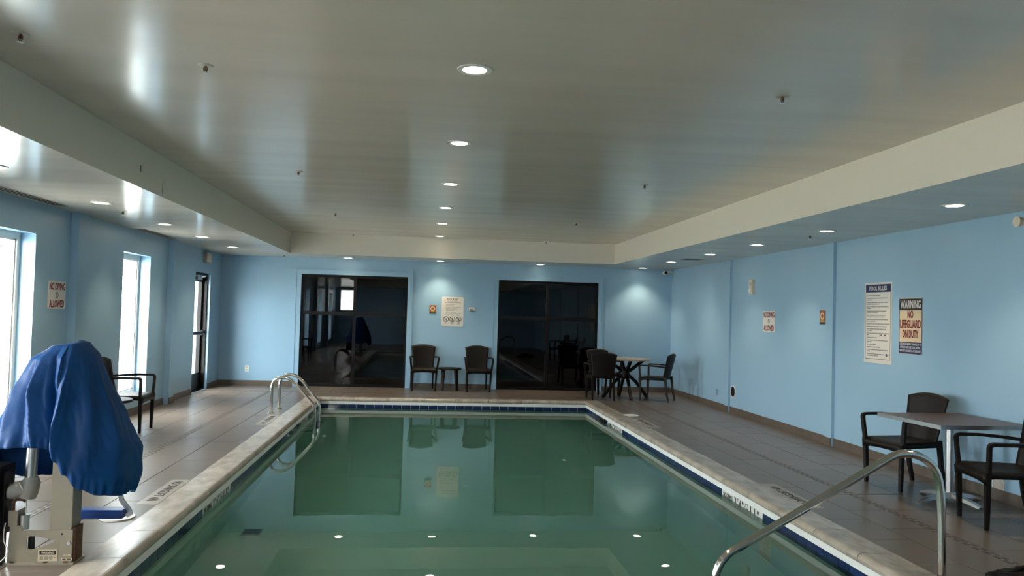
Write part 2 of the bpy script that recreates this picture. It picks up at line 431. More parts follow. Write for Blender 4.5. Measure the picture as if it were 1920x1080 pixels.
# pale band just under the coping and grout backing behind the waterline tile
m = MB(); g = .004
for z0, z1, mi, q in ((-.098, -.05, 0, .012), (-.262, -.098, 1, .003)):
    m.box(PL, PL + q, PF, PB, z0, z1, mi); m.box(PR - q, PR, PF, PB, z0, z1, mi); m.box(PL, PR, PB - q, PB, z0, z1, mi)
m.build('waterline_band', [M['band'], M['poolgrout']], basin)
TZ0, TZ1 = -.252, -.100; tl = .152
def ptile(name, w, ax, p, mat_, par=basin, cache={}):
    k = (name, round(w, 3), ax)
    if k not in cache:
        mm = MB(); h = w / 2 - .0032
        if ax == 'y': mm.box(0, .008, -h, h, TZ0, TZ1)
        elif ax == '-y': mm.box(-.008, 0, -h, h, TZ0, TZ1)
        else: mm.box(-h, h, -.008, 0, TZ0, TZ1)
        o = mm.build(name, mat_, par); cache[k] = o.data
    else:
        o = bpy.data.objects.new(name, cache[k]); C.objects.link(o); o.parent = par
    o.location = p; return o
nb = 30
for i in range(nb): ptile('tile', (PR - PL) / nb, 'x', (PL + (i + .5) * (PR - PL) / nb, PB, 0), M['navy'])
MARK_R = [(6.40, 7.32), (11.10, 12.02)]; MARK_L = [(6.55, 7.47), (11.35, 12.27)]
hidden = MB()
def side_tiles(ax, x, marks):
    y = PB
    while y > 3.9:
        y2 = y - tl; inside = [k for k in marks if y2 + tl / 2 > k[0] and y2 + tl / 2 < k[1]]
        ptile('depth_tile' if inside else 'tile', tl, ax, (x, y - tl / 2, 0), M['white'] if inside else M['navy'])
        y = y2
side_tiles('y', PL, MARK_L); side_tiles('-y', PR, MARK_R)
# dark skimmer mouth in the right waterline
m = MB().box(PR - .030, PR - .006, 12.14, 12.50, -.235, -.100); m.box(PR - .034, PR - .030, 12.16, 12.48, -.225, -.11)
m.build('skimmer_mouth', M['dark'], basin)
# depth writing on the waterline
def wl_text(x, marks, rz, off):
    for (a, b) in marks:
        r = bpy.data.objects.new('depth_marking', None); C.objects.link(r); r.parent = basin
        r.location = (x, (a + b) / 2, -.133); r.rotation_euler = (0, 0, rz)
        letter(r, 'NO DIVING', -.30, 0, 0, M['black'], width=.22, height=.040, size=.05, bold=.01)
        letter(r, '3', -.125, 0, 0, M['black'], width=.04, height=.062, size=.05, bold=.02)
        letter(r, 'FT', -.07, .015, 0, M['black'], width=.035, height=.028, size=.05, bold=.01)
        letter(r, '6', -.01, 0, 0, M['black'], width=.042, height=.062, size=.05, bold=.02)
        letter(r, 'IN', .043, .015, 0, M['black'], width=.03, height=.028, size=.05, bold=.01)
        mm = MB().ring((0, 0, 0), .028, .034, .001, axis='y'); mm.sweep([(-.02, 0, .02), (.02, 0, -.02)], [(-.003, -.0005), (.003, -.0005), (.003, .0005), (-.003, .0005)], up=Vector((0, 1, 0)))
        mm.build('no_diving_symbol', M['black'], r, (.125, 0, 0))
        letter(r, '1.1', .255, 0, 0, M['black'], width=.10, height=.062, size=.05, bold=.02)
        letter(r, 'M', .365, .01, 0, M['black'], width=.035, height=.03, size=.05, bold=.01)
wl_text(PR - .0095, MARK_R, -PI / 2, 0); wl_text(PL + .0095, MARK_L, PI / 2, 0)
# coping stones with a bullnose
cop = thing('pool_coping', 'pale travertine bullnose coping running round the pool edge', 'coping')
def cop_sec():
    s = [(COP, -.055), (COP, .004)]
    s += [(.035, .012)]
    for k in range(0, 9):
        a = PI / 2 + k * PI / 8; s.append((.012 + .034 * math.cos(a), -.022 + .034 * math.sin(a)))
    s.append((.03, -.055)); return s
def cop_mesh(l, mit0=False, mit1=False):
    sec = cop_sec(); n = len(sec); vs = []; g = .0035
    for e, s0 in ((0, 1), (1, -1)):
        for (u, z) in sec:
            y = (-l / 2 + g) if e == 0 else (l / 2 - g)
            if e == 1 and mit1: y = l / 2 + u
            if e == 0 and mit0: y = -l / 2 - u
            vs.append((u, y, z))
    mm = MB(); mm.add(vs, [(j, (j + 1) % n, n + (j + 1) % n, n + j) for j in range(n)], 0, False)
    mm.add(vs, [list(range(n))[::-1], [n + j for j in range(n)]]); return mm
def cop_run(x, y0, y1, rz, n, horizontal=False):
    l = (y1 - y0) / n; base = None; e0 = e1 = None
    for i in range(n):
        first, last = i == 0, i == n - 1
        if first or last: o = cop_mesh(l, first, last).build('coping_stone', M['coping'], cop)
        elif base is None: o = cop_mesh(l).build('coping_stone', M['coping'], cop); base = o.data
        else: o = bpy.data.objects.new('coping_stone', base); C.objects.link(o); o.parent = cop
        c = y0 + (i + .5) * l
        if horizontal:
            o.location = (c if rz > 0 else -c, x, 0)
        else: o.location = (x, c if rz == 0 else (y0 + y1 - c), 0)
        o.rotation_euler = (0, 0, rz)
cop_run(PR, PF, PB, 0, 20)                     # right: local +u -> +x
cop_run(PL, PF, PB, PI, 20)                    # left
# back and front: rotate so local +x -> +y
def cop_h(y, rz, n):
    l = (PR - PL) / n
    for i in range(n):
        first, last = i == 0, i == n - 1
        o = cop_mesh(l, first, last).build('coping_stone', M['coping'], cop) if first or last or i == 1 else None
        if i == 1: cop_h.base = o.data
        if o is None: o = bpy.data.objects.new('coping_stone', cop_h.base); C.objects.link(o); o.parent = cop
        s = (i + .5) * l
        o.location = ((PR - s) if rz > 0 else (PL + s), y, 0); o.rotation_euler = (0, 0, rz)
cop_h(PB, PI / 2, 8); cop_h(PF, -PI / 2, 8)
# grout seen between the stones
m = MB(); z0, z1 = -.05, .002
m.box(PL - COP + .004, PL - .03, PF - COP, PB + COP - .004, z0, z1); m.box(PR + .03, PR + COP - .004, PF - COP, PB + COP - .004, z0, z1)
m.box(PL - .03, PR + .03, PB + .03, PB + COP - .004, z0, z1); m.box(PL - .03, PR + .03, PF - COP + .004, PF - .03, z0, z1)
m.build('grout_bed', M['mosb'], cop)
# water
wt = MB().box(PL - .02, PR + .02, PF - .02, PB + .02, ZB - .05, WZ).build('pool_water', M['water'], kind='stuff')
wt['label'] = 'still green pool water mirroring the back wall and ceiling'; wt['category'] = 'water'
# underwater steps in the near right corner, where the handrail goes down
for k, (w, z) in enumerate(((1.35, -.95), (.95, -.70), (.55, -.44))):
    o = MB().box(PR - w, PR, PF, 5.0, ZB, z).build('pool_step', [M['plaster'], M['navy']], basin)
    MB().box(PR - w - .004, PR - w + .05, PF, 5.004, z - .05, z + .004).build('step_edge', M['navy'], o)
    MB().box(PR - w - .004, PR - .01, 4.954, 5.004, z - .05, z + .004).build('step_edge', M['navy'], o)
# floor drain cover and wall fittings of the pool
m = MB().box(-.16, .16, -.16, .16, 0, .02)
for k in range(7): m.box(-.14, .14, -.14 + .042 * k, -.12 + .042 * k, .02, .024, 1)
o = m.build('drain_cover', [M['ventg'], M['vent']], basin, (-1.42, 7.15, ZB)); o.scale = (.5, .5, 1)

# ------------------------------------------------------------------ windows, left wall
GX = XL - .155
def window(i, y0, y1, z0, z1):
    r = bpy.data.objects.new('window_%d' % i, None); C.objects.link(r); r['kind'] = 'structure'; fw = .062
    m = MB(); a, b = GX - .06, GX + .01
    m.box(a, b, y0, y0 + fw, z0, z1); m.box(a, b, y1 - fw, y1, z0, z1); m.box(a, b, y0 + fw, y1 - fw, z1 - fw, z1); m.box(a, b, y0 + fw, y1 - fw, z0, z0 + fw)
    m.build('window_frame', M['plast'], r)
    m = MB(); q = .02; a, b = GX - .045, GX - .005
    for (u, v, s, t) in ((y0 + fw, y0 + fw + q, z0 + fw, z1 - fw), (y1 - fw - q, y1 - fw, z0 + fw, z1 - fw), (y0 + fw, y1 - fw, z1 - fw - q, z1 - fw), (y0 + fw, y1 - fw, z0 + fw, z0 + fw + q)):
        m.box(a, b, u, v, s, t)
    m.build('sash', M['trimw'], r)
    MB().box(GX - .03, GX - .024, y0 + fw, y1 - fw, z0 + fw, z1 - fw).build('pane', M['glass'], r)
    MB().box(GX + .01, XL + .012, y0 - .01, y1 + .01, z0 - .02, z0 + .006).build('window_sill', M['blue'], r)
    portal(y0, y1, z0, z1)
def portal(y0, y1, z0, z1):
    ld = bpy.data.lights.new('window_portal', 'AREA'); ld.shape = 'RECTANGLE'; ld.size = z1 - z0; ld.size_y = y1 - y0; ld.cycles.is_portal = True
    o = bpy.data.objects.new('window_portal', ld); C.objects.link(o); o.location = (XL - .31, (y0 + y1) / 2, (z0 + z1) / 2); o.rotation_euler = (0, -PI / 2, 0)
for i, w_ in enumerate(reversed(WIN)): window(i + 1, *w_)
portal(*DOOR)
# rear window
r = bpy.data.objects.new('window_6', None); C.objects.link(r); r['kind'] = 'structure'
m = MB(); a, b = YF - .12, YF - .05
m.box(RW[0], RW[0] + .05, a, b, RW[2], RW[3]); m.box(RW[1] - .05, RW[1], a, b, RW[2], RW[3]); m.box(RW[0], RW[1], a, b, RW[3] - .05, RW[3]); m.box(RW[0], RW[1], a, b, RW[2], RW[2] + .05)
m.build('window_frame', M['plast'], r); MB().box(RW[0] + .05, RW[1] - .05, YF - .09, YF - .084, RW[2] + .05, RW[3] - .05).build('pane', M['glass'], r)

# exit door in the left wall: dark aluminium storefront door
r = bpy.data.objects.new('door_1', None); C.objects.link(r); r['kind'] = 'structure'
y0, y1, _, z1 = DOOR; a, b = XL - .20, XL - .045
m = MB(); m.box(a, b, y0, y0 + .045, 0, z1); m.box(a, b, y1 - .045, y1, 0, z1); m.box(a, b, y0 + .045, y1 - .045, z1 - .05, z1); m.box(a, b, y0, y1, -.02, .012)
m.build('door_frame', M['dark'], r)
a, b = XL - .16, XL - .115; s0, s1 = y0 + .05, y1 - .05
leaf = MB(); leaf.box(a, b, s0, s0 + .07, .015, z1 - .055); leaf.box(a, b, s1 - .07, s1, .015, z1 - .055); leaf.box(a, b, s0 + .07, s1 - .07, z1 - .15, z1 - .055); leaf.box(a, b, s0 + .07, s1 - .07, .015, .30)
lf = leaf.build('door_leaf', M['dark'], r)
MB().box(a + .02, a + .026, s0 + .07, s1 - .07, .30, z1 - .15).build('pane', M['glass'], lf)
m = MB().box(b + .03, b + .065, s0 + .05, s1 - .05, .985, 1.04); m.box(b, b + .04, s0 + .03, s0 + .07, .97, 1.055); m.box(b, b + .04, s1 - .07, s1 - .03, .97, 1.055)
m.build('push_bar', M['dark'], lf)
m = MB().box(b, b + .06, s0 + .30, s0 + .58, z1 - .125, z1 - .07); m.tube([(b + .03, s0 + .44, z1 - .07), (b + .16, s0 + .40, z1 - .06), (b + .05, s0 + .2, z1 - .055)], .012)
m.build('door_closer', M['alu'], r)

# dark double storefronts in the back wall
def storefront(i, a, b, mull):
    r = bpy.data.objects.new('door_%d' % i, None); C.objects.link(r); r['kind'] = 'structure'; r['label'] = 'black framed dark glass storefront panel in the back wall'
    fw = .042; ya, yb = YB + .012, YB + .07; rz = 1.42
    m = MB(); m.box(a, a + fw, ya, yb, 0, DH); m.box(b - fw, b, ya, yb, 0, DH); m.box(a + fw, b - fw, ya, yb, DH - .055, DH); m.box(a + fw, b - fw, ya, yb, 0, .05)
    m.build('door_frame', M['dark'], r)
    MB().box(mull - .028, mull + .028, ya - .004, yb, .05, DH - .055).build('mullion', M['dark'], r)
    for p, q in ((a + fw, mull - .028), (mull + .028, b - fw)):
        MB().box(p, q, ya, yb, rz - .035, rz + .035).build('rail', M['dark'], r)
        MB().box(p, q, ya + .028, ya + .034, .05, rz - .035).build('pane', M['dglass'], r)
        MB().box(p, q, ya + .028, ya + .034, rz + .035, DH - .055).build('pane', M['dglass'], r)
    # painted casing
    t = bpy.data.objects.new('trim_%d' % (i - 1), None); C.objects.link(t); t['kind'] = 'structure'; c = .088
    for nm, (p, q, s, u) in (('side_casing', (a - c, a, 0, DH + c)), ('side_casing', (b, b + c, 0, DH + c)), ('head_casing', (a, b, DH, DH + c))):
        m = MB().box(p, q, YB - .022, YB + .012, s, u)
        m.build(nm, M['blue'], t)
    m = MB(); e = .014
    m.box(a - c - e, a - c, YB - .03, YB, 0, DH + c + e); m.box(b + c, b + c + e, YB - .03, YB, 0, DH + c + e); m.box(a - c, b + c, YB - .03, YB, DH + c, DH + c + e)
    m.build('back_band', M['blue'], t)
    # unlit corridor bay behind the glass
storefront(2, D[0][0], D[0][1], -1.345); storefront(3, D[1][0], D[1][1], 2.455)
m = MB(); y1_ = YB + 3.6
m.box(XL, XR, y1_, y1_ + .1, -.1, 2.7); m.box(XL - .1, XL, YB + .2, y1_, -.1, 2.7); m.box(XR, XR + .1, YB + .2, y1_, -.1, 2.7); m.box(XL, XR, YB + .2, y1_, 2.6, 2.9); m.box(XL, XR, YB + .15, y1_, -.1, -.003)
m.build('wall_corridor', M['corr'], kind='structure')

# ------------------------------------------------------------------ exterior seen through the left windows
MB().box(-60, XL - .3, -30, 110, -.35, -.12).build('ground', M['ground'], kind='structure')
def ext_window(par, x, y, z, w, h):
    f = MB(); t = .1
    f.box(x, x + .08, y - w / 2 - t, y - w / 2, z - h / 2 - t, z + h / 2 + t); f.box(x, x + .08, y + w / 2, y + w / 2 + t, z - h / 2 - t, z + h / 2 + t)
    f.box(x, x + .08, y - w / 2, y + w / 2, z + h / 2, z + h / 2 + t); f.box(x, x + .08, y - w / 2, y + w / 2, z - h / 2 - t, z - h / 2); f.box(x, x + .06, y - w / 2, y + w / 2, z - .03, z + .03)
    o = f.build('window', M['trimw'], par); MB().box(x + .01, x + .03, y - w / 2, y + w / 2, z - h / 2, z + h / 2).build('pane', M['extglass'], o)
def house(x, y0, y1, zh, label, stone_h, wins, gable):
    h = thing('neighbouring_building', label, 'building', (x, (y0 + y1) / 2, -.12))
    L = (y1 - y0) / 2; m = MB(); m.box(-6, 0, -L, L, 0, zh)
    m.build('wall', M['siding'], h)
    m = MB(); z = stone_h + .05; 
    while z < zh - .1:
        m.add([(0, -L, z), (.03, -L, z), (0, -L, z + .17), (0, L, z), (.03, L, z), (0, L, z + .17)], [(0, 1, 2), (5, 4, 3), (1, 4, 5, 2), (0, 3, 4, 1)]); z += .18
    m.build('siding', M['siding'], h)
    m = MB(); m.add([(-6.3, -L - .3, zh), (.35, -L - .3, zh), (-3, -L - .3, zh + gable), (-6.3, L + .3, zh), (.35, L + .3, zh), (-3, L + .3, zh + gable)], [(0, 1, 2), (5, 4, 3), (1, 4, 5, 2), (0, 2, 5, 3), (0, 3, 4, 1)])
    m.build('roof', M['roof'], h)
    MB().box(-.02, .1, -L, L, stone_h - .06, stone_h + .08).build('trim_board', M['trimw'], h)
    rnd = random.Random(3); z = 0; st = MB()
    while z < stone_h - .1:
        hh = rnd.uniform(.16, .3); y = -L
        while y < L:
            ww = rnd.uniform(.25, .6); st.bev(0, .06 + rnd.uniform(0, .05), y + .01, min(y + ww, L) - .01, z + .01, min(z + hh, stone_h) - .01, .01); y += ww
        z += hh
    if stone_h > .3: st.build('stone_facing', M['stone'], h, kind='stuff')
    for (y, z, w, hh) in wins: ext_window(h, .02, y - (y0 + y1) / 2, z + .12, w, hh)
house(-16, 26, 37.5, 2.9, 'pale grey sided building seen through the nearer left window', .2, [(32.7, 1.25, .95, .62), (32.6, 2.35, .9, .25), (29, 1.25, .95, .9)], .9)
house(-16.5, 41, 60, 4.3, 'grey sided building with stone base seen through the second left window', 2.0, [(45.7, 2.95, .75, .8), (51, 2.95, .75, .8)], 1.2)
# parked car outside the nearer window
cr = thing('parked_car', 'white car parked outside the nearer left window', 'car', (-12.5, 26.5, -.12), .1)
prof = [(-2.2, .3), (-2.2, .75), (-1.5, .85), (-.9, 1.32), (.7, 1.35), (1.4, .9), (2.15, .78), (2.2, .3)]
m = MB(); n = len(prof); vs = [(-.85, a, b) for a, b in prof] + [(.85, a, b) for a, b in prof]
m.add(vs, [list(range(n)), list(range(n, 2 * n))[::-1]] + [(i, (i + 1) % n, n + (i + 1) % n, n + i) for i in range(n)]); m.build('body', M['carp'], cr)
m = MB(); m.add([(.86, -.8, .9), (.86, .75, .9), (.86, .55, 1.27), (.86, -.62, 1.25), (.855, -.8, .9), (.855, .75, .9), (.855, .55, 1.27), (.855, -.62, 1.25)], [(0, 1, 2, 3), (7, 6, 5, 4), (0, 4, 5, 1), (1, 5, 6, 2), (2, 6, 7, 3), (3, 7, 4, 0)])
m.build('side_window', M['extglass'], cr)
for y in (-1.35, 1.35):
    MB().cyl((.72, y, .32), .32, .16, axis='x').build('wheel', M['dark'], cr); MB().cyl((-.88, y, .32), .32, .16, axis='x').build('wheel', M['dark'], cr)

# ------------------------------------------------------------------ ceiling fittings
def downlight_parts(r, power):
    MB().ring((0, 0, -.006), .068, .098, .008, axis='z').build('trim_ring', M['trimw'], r)
    MB().cyl((0, 0, -.002), .069, .006, n=28).build('lens', M['lens'], r)
    ld = bpy.data.lights.new('downlight_lamp', 'SPOT'); ld.energy = power; ld.spot_size = math.radians(104); ld.spot_blend = .75; ld.shadow_soft_size = .06; ld.color = (1, .80, .54)
    o = bpy.data.objects.new('downlight_lamp', ld); C.objects.link(o); o.parent = r; o.location = (0, 0, -.012)
ordn = ['first', 'second', 'third', 'fourth', 'fifth', 'sixth', 'seventh', 'eighth']
proto = None
def downlight(x, y, z, label, group):
    global proto
    if proto is None:
        proto = thing('recessed_downlight', label, 'ceiling light', (x, y, z), 0, group); downlight_parts(proto, LAMP_W)
    else:
        d = dup(proto, (x, y, z), 0, label); d['group'] = group
for k, y in enumerate((4.392, 6.33, 8.40, 10.33, 12.2, 14.25)):
    downlight(.24, y, ZT, 'lit recessed downlight, %s from the camera on the raised ceiling' % ordn[k], 'downlights on the raised ceiling')
for k, y in enumerate((6.03, 8.10, 9.90, 11.60, 13.50)):
    downlight(4.28, y, ZS, 'lit recessed downlight, %s from the camera along the right soffit' % ordn[k], 'downlights along the right soffit')
for k, (x, l) in enumerate(((4.297, 'rightmost of the four lit downlights in the back soffit'), (2.234, 'lit downlight in the back soffit above the right dark glass doors'), (.285, 'lit downlight in the back soffit above the rules board'), (-1.47, 'lit downlight in the back soffit above the left dark glass doors'))):
    downlight(x, 15.40, ZS, l, 'downlights in the back soffit')
for k, y in enumerate((6.22, 8.20, 10.13, 11.80, 13.62)):
    downlight(-3.19, y, ZS, 'lit recessed downlight, %s from the camera along the left soffit' % ordn[k], 'downlights along the left soffit')
BH = ['first of the three overhead downlights behind the camera, raised ceiling', 'second of the three overhead downlights behind the camera, raised ceiling', 'third of the three overhead downlights behind the camera, raised ceiling',
      'right soffit downlight just out of view beside the camera', 'right soffit downlight behind the camera', 'left soffit downlight just out of view beside the camera', 'left soffit downlight behind the camera', 'right downlight in the rear soffit', 'left downlight in the rear soffit']
for bl, (x, y, z) in zip(BH, ((.24, 2.4, ZT), (.24, .4, ZT), (.24, -1.6, ZT), (4.28, 4.0, ZS), (4.28, 2.0, ZS), (-3.19, 4.2, ZS), (-3.19, 2.2, ZS), (2.2, -3.4, ZS), (-1.4, -3.4, ZS))):
    downlight(x, y, z, bl, 'downlights behind the camera')
# sprinklers
sp = None
def sprinkler(x, y, z, label):
    global sp
    if sp is not None: return dup(sp, (x, y, z), 0, label)
    sp = thing('fire_sprinkler', label, 'sprinkler', (x, y, z), 0, 'fire sprinklers on the ceiling')
    MB().cyl((0, 0, -.005), .036, .006, r2=.045, n=24).build('escutcheon', M['ventg'], sp)
    m = MB().cyl((0, 0, -.03), .007, .026, n=12); m.tube(arc((-.010, 0, -.012), (-.014, 0, -.03), (0, 0, -.044), 6), .002, 6); m.tube(arc((.010, 0, -.012), (.014, 0, -.03), (0, 0, -.044), 6), .002, 6)
    m.build('sprinkler_body', M['rust'], sp)
    m = MB().cyl((0, 0, -.047), .015, .002, n=16); m.build('deflector', M['alu'], sp)
for x, y, z, l in ((-1.27, 4.62, ZT, 'nearest left sprinkler on the raised ceiling, front left of the nearest downlight'), (-1.28, 8.04, ZT, 'second left sprinkler on the raised ceiling, left of the third downlight'),
                   (-1.29, 11.45, ZT, 'third left sprinkler, far down the raised ceiling'), (-1.30, 14.45, ZT, 'farthest left sprinkler, beside the back edge of the raised ceiling'),
                   (2.11, 4.55, ZT, 'nearest right sprinkler on the raised ceiling'), (2.2, 7.88, ZT, 'second right sprinkler on the raised ceiling'), (2.18, 11.43, ZT, 'third right sprinkler, far down the raised ceiling'),
                   (2.2, 14.45, ZT, 'farthest right sprinkler, beside the back edge of the raised ceiling'),
                   (-3.22, 8.85, ZS, 'sprinkler in the left soffit between two downlights'), (4.33, 8.57, ZS, 'sprinkler in the right soffit beside the second downlight'), (-2.63, 15.2, ZS, 'sprinkler in the back soffit at its left end'),
                   (-2.08, 4.25, ZT, 'leftmost sprinkler at the near top left edge of the raised ceiling')):
    sprinkler(x, y, z, l)
# linear slot vents
def slot_vent(x, y, z, L, label, wd=.09, along='y', n=3):
    v = thing('slot_vent', label, 'vent', (x, y, z), 0 if along == 'y' else PI / 2)
    MB().box(-wd / 2, wd / 2, -L / 2, L / 2, -.004, .004).build('backing', M['vent'], v)
    m = MB(); e = .008
    m.box(-wd / 2 - e, -wd / 2, -L / 2 - e, L / 2 + e, -.0055, .002); m.box(wd / 2, wd / 2 + e, -L / 2 - e, L / 2 + e, -.0055, .002); m.box(-wd / 2, wd / 2, -L / 2 - e, -L / 2, -.0055, .002); m.box(-wd / 2, wd / 2, L / 2, L / 2 + e, -.0055, .002)
    m.build('frame', M['ventg'], v)
    for k in range(n): MB().box(-wd / 2 + (k + .8) * wd / (n + .6) - .003, -wd / 2 + (k + .8) * wd / (n + .6) + .003, -L / 2, L / 2, -.0055, -.003).build('blade', M['ventg'], v)
slot_vent(-3.73, 7.75, ZS, 1.65, 'long black slot vent in the left soffit above the nearer window', .125, n=2)
slot_vent(-3.745, 11.5, ZS, 1.2, 'long black slot vent in the left soffit above the second window', .125, n=2)
slot_vent(4.40, 12.75, ZS, .30, 'small dark vent in the right soffit near the back corner', .30, n=6)

# ------------------------------------------------------------------ wall fittings and signs
RZR, RZL = -PI / 2, PI / 2
def board(r, w, h, m_, t=.003, rad=.0, name='board'):
    if rad:
        pts = []
        for cx, cz, a0 in ((w / 2 - rad, h / 2 - rad, 0), (-w / 2 + rad, h / 2 - rad, 90), (-w / 2 + rad, -h / 2 + rad, 180), (w / 2 - rad, -h / 2 + rad, 270)):
            for k in range(5): a = math.radians(a0 + 22.5 * k); pts.append((cx + rad * math.cos(a), cz + rad * math.sin(a)))
        me = plate_mesh(pts, [], t, name); me.materials.append(m_); return link(name, me, r, (0, -t, 0))
    return MB().box(-w / 2, w / 2, -t, 0, -h / 2, h / 2).build(name, m_, r)
def bars(r, specs, m_, y, name='small_print'):
    """rows of small illegible print: word-length dashes (x, z, length, height)"""
    mm = MB(); rn = random.Random(11)
    for (x, z, L, h) in specs:
        p = x
        while p < x + L - .004:
            w_ = rn.uniform(.010, .030); q = min(p + w_, x + L); mm.box(p, q, y - .0006, y, z - h / 2, z + h / 2); p = q + .005
    return mm.build(name, m_, r)
def no_symbol(r, x, z, y, rad, glyph, name='prohibition_symbol', m_=None):
    m_ = m_ or M['black']
    mm = MB().ring((0, 0, 0), rad * .82, rad, .0008, axis='y'); q = rad * .62; t = rad * .09
    mm.sweep([(-q, 0, q), (q, 0, -q)], [(-t, -.0005), (t, -.0005), (t, .0005), (-t, .0005)], up=Vector((0, 1, 0)))
    for pts in glyph:
        mm.sweep([(a * rad, 0, b * rad) for a, b in pts], [(-t * .8, -.0004), (t * .8, -.0004), (t * .8, .0004), (-t * .8, .0004)], up=Vector((0, 1, 0)))
    return mm.build(name, m_, r, (x, y, z))
DIVE = [[(-.4, -.3), (0, .1), (.35, .35)], [(0, .1), (.1, -.4)]]
FIG = [[(0, .45), (0, 0)], [(0, 0), (-.25, -.5)], [(0, 0), (.25, -.5)], [(-.35, .2), (.35, .3)]]

def nodiving(loc, rz, w, h, label):
    r = thing('no_diving_sign', label, 'sign', loc, rz, 'no diving signs')
    board(r, w, h, M['signw'], .004, .012)
    letter(r, 'NO DIVING', 0, h * .31, -.0046, M['red'], width=w * .90, height=h * .27, bold=.035)
    letter(r, 'ALLOWED', 0, -h * .32, -.0046, M['red'], width=w * .86, height=h * .28, bold=.035)
    no_symbol(r, 0, h * .0, -.0046, h * .105, DIVE)
nodiving((XR, 11.10, 1.495), RZR, .40, .305, 'white and red no diving allowed sign on the right wall')
nodiving((XL, 8.885, 1.57), RZL, .40, .29, 'white and red no diving allowed sign on the left wall')

r = thing('pool_rules_sign', 'tall white pool rules sign with navy header on the right wall', 'sign', (XR, 8.305, 1.512), RZR)
w, h = .53, .895
board(r, w, h, M['signw'], .004)
m = MB(); e = .022; t = .005
for (a, b, c, d) in ((-w / 2 + e, w / 2 - e, h / 2 - e - t, h / 2 - e), (-w / 2 + e, w / 2 - e, -h / 2 + e * 2, -h / 2 + e * 2 + t), (-w / 2 + e, -w / 2 + e + t, -h / 2 + e * 2, h / 2 - e), (w / 2 - e - t, w / 2 - e, -h / 2 + e * 2, h / 2 - e)):
    m.box(a, b, -.0046, -.004, c, d)
m.build('border', M['navyp'], r)
MB().box(-w / 2 + e, w / 2 - e, -.0048, -.004, h / 2 - e - .085, h / 2 - e).build('header', M['navyp'], r)
letter(r, 'POOL RULES', 0, h / 2 - e - .043, -.0054, M['signw'], width=.34, height=.05, bold=.02)
sp_ = []; z = h / 2 - .145; lens_ = [(.25, 0), (.39, .09), (.40, .24), (.42, .07), (.37, .22), (.36, .33), (.40, .16), (.44, 0), (.39, 0), (.37, .10), (.43, .04), (.20, 0), (.41, .09), (.18, 0), (.26, 0), (.41, .06), (.43, .22)]
for a, b in lens_:
    sp_.append((-.21, z, a, .010)); z -= .0185
    if b: sp_.append((-.21, z, b, .010)); z -= .0185
    z -= .0105
bars(r, sp_, M['grayp'], -.004)
bars(r, [(.04, -.133, .05, .012), (.13, -.133, .03, .012), (.17, -.35, .02, .03)], M['black'], -.004, 'print_mark')

r = thing('warning_sign', 'navy, cream and red warning sign saying no lifeguard on duty, right wall', 'sign', (XR, 7.71, 1.487), RZR)
w, h = .39, .58
board(r, w, h, M['signc'], .004)
MB().box(-w / 2, w / 2, -.0048, -.004, h / 2 - .125, h / 2 - .006).build('header', M['black'], r)
MB().box(-w / 2, w / 2, -.0048, -.004, -h / 2 + .004, -h / 2 + .125).build('footer', M['navyp'], r)
m = MB(); m.box(-w / 2, -w / 2 + .008, -.0052, -.004, -h / 2, h / 2); m.box(w / 2 - .008, w / 2, -.0052, -.004, -h / 2, h / 2); m.build('border', M['navyp'], r)
letter(r, 'WARNING', 0, h / 2 - .065, -.0054, M['signw'], width=.345, height=.085, bold=.025)
letter(r, 'NO', 0, .122, -.0048, M['red'], width=.10, height=.085, bold=.035)
letter(r, 'LIFEGUARD', 0, .022, -.0048, M['red'], width=.355, height=.088, bold=.035)
letter(r, 'ON DUTY', 0, -.080, -.0048, M['red'], width=.27, height=.085, bold=.035)
letter(r, 'CHILDREN UNDER THE AGE OF 14', 0, -h / 2 + .104, -.0054, M['signw'], width=.36, height=.024, bold=.01)
letter(r, 'SHOULD NOT USE POOL OR SPA', 0, -h / 2 + .070, -.0054, M['signw'], width=.34, height=.024, bold=.01)
letter(r, 'WITHOUT AN ADULT IN ATTENDANCE', 0, -h / 2 + .034, -.0054, M['signw'], width=.36, height=.024, bold=.01)
for a in (-1, 1):
    for b in (-1, 1): MB().cyl((a * (w / 2 - .006), -.012, b * (h / 2 - .006)), .007, .012, axis='y', n=10).build('screw', M['alu'], r)

r = thing('pool_rules_board', 'white pool rules board with three prohibition symbols, back wall between the doors', 'sign', (.561, YB, 1.517), 0)
w, h = .43, .575
board(r, w, h, M['signw'], .006, .02)
letter(r, 'POOL RULES', 0, h / 2 - .048, -.0068, M['black'], width=.22, height=.032, bold=.015)
letter(r, 'FOR YOUR SAFETY', 0, h / 2 - .085, -.0068, M['black'], width=.21, height=.016)
bars(r, [(-.15, .175, .31, .009), (-.13, .135, .17, .007), (-.13, .115, .16, .007), (-.15, .085, .30, .007), (-.13, .055, .22, .007), (-.13, .035, .25, .007), (-.13, .015, .16, .007), (-.15, -.015, .22, .007), (-.15, -.04, .31, .007), (-.14, -.070, .28, .009)], M['grayp'], -.006)
for k, (x, g_) in enumerate(((-.125, DIVE), (0, FIG), (.125, FIG))):
    no_symbol(r, x, -.155, -.0068, .055, g_)
bars(r, [(-.16, -.232, .07, .010), (-.02, -.240, .04, .010), (.10, -.240, .06, .010)], M['black'], -.006, 'caption')

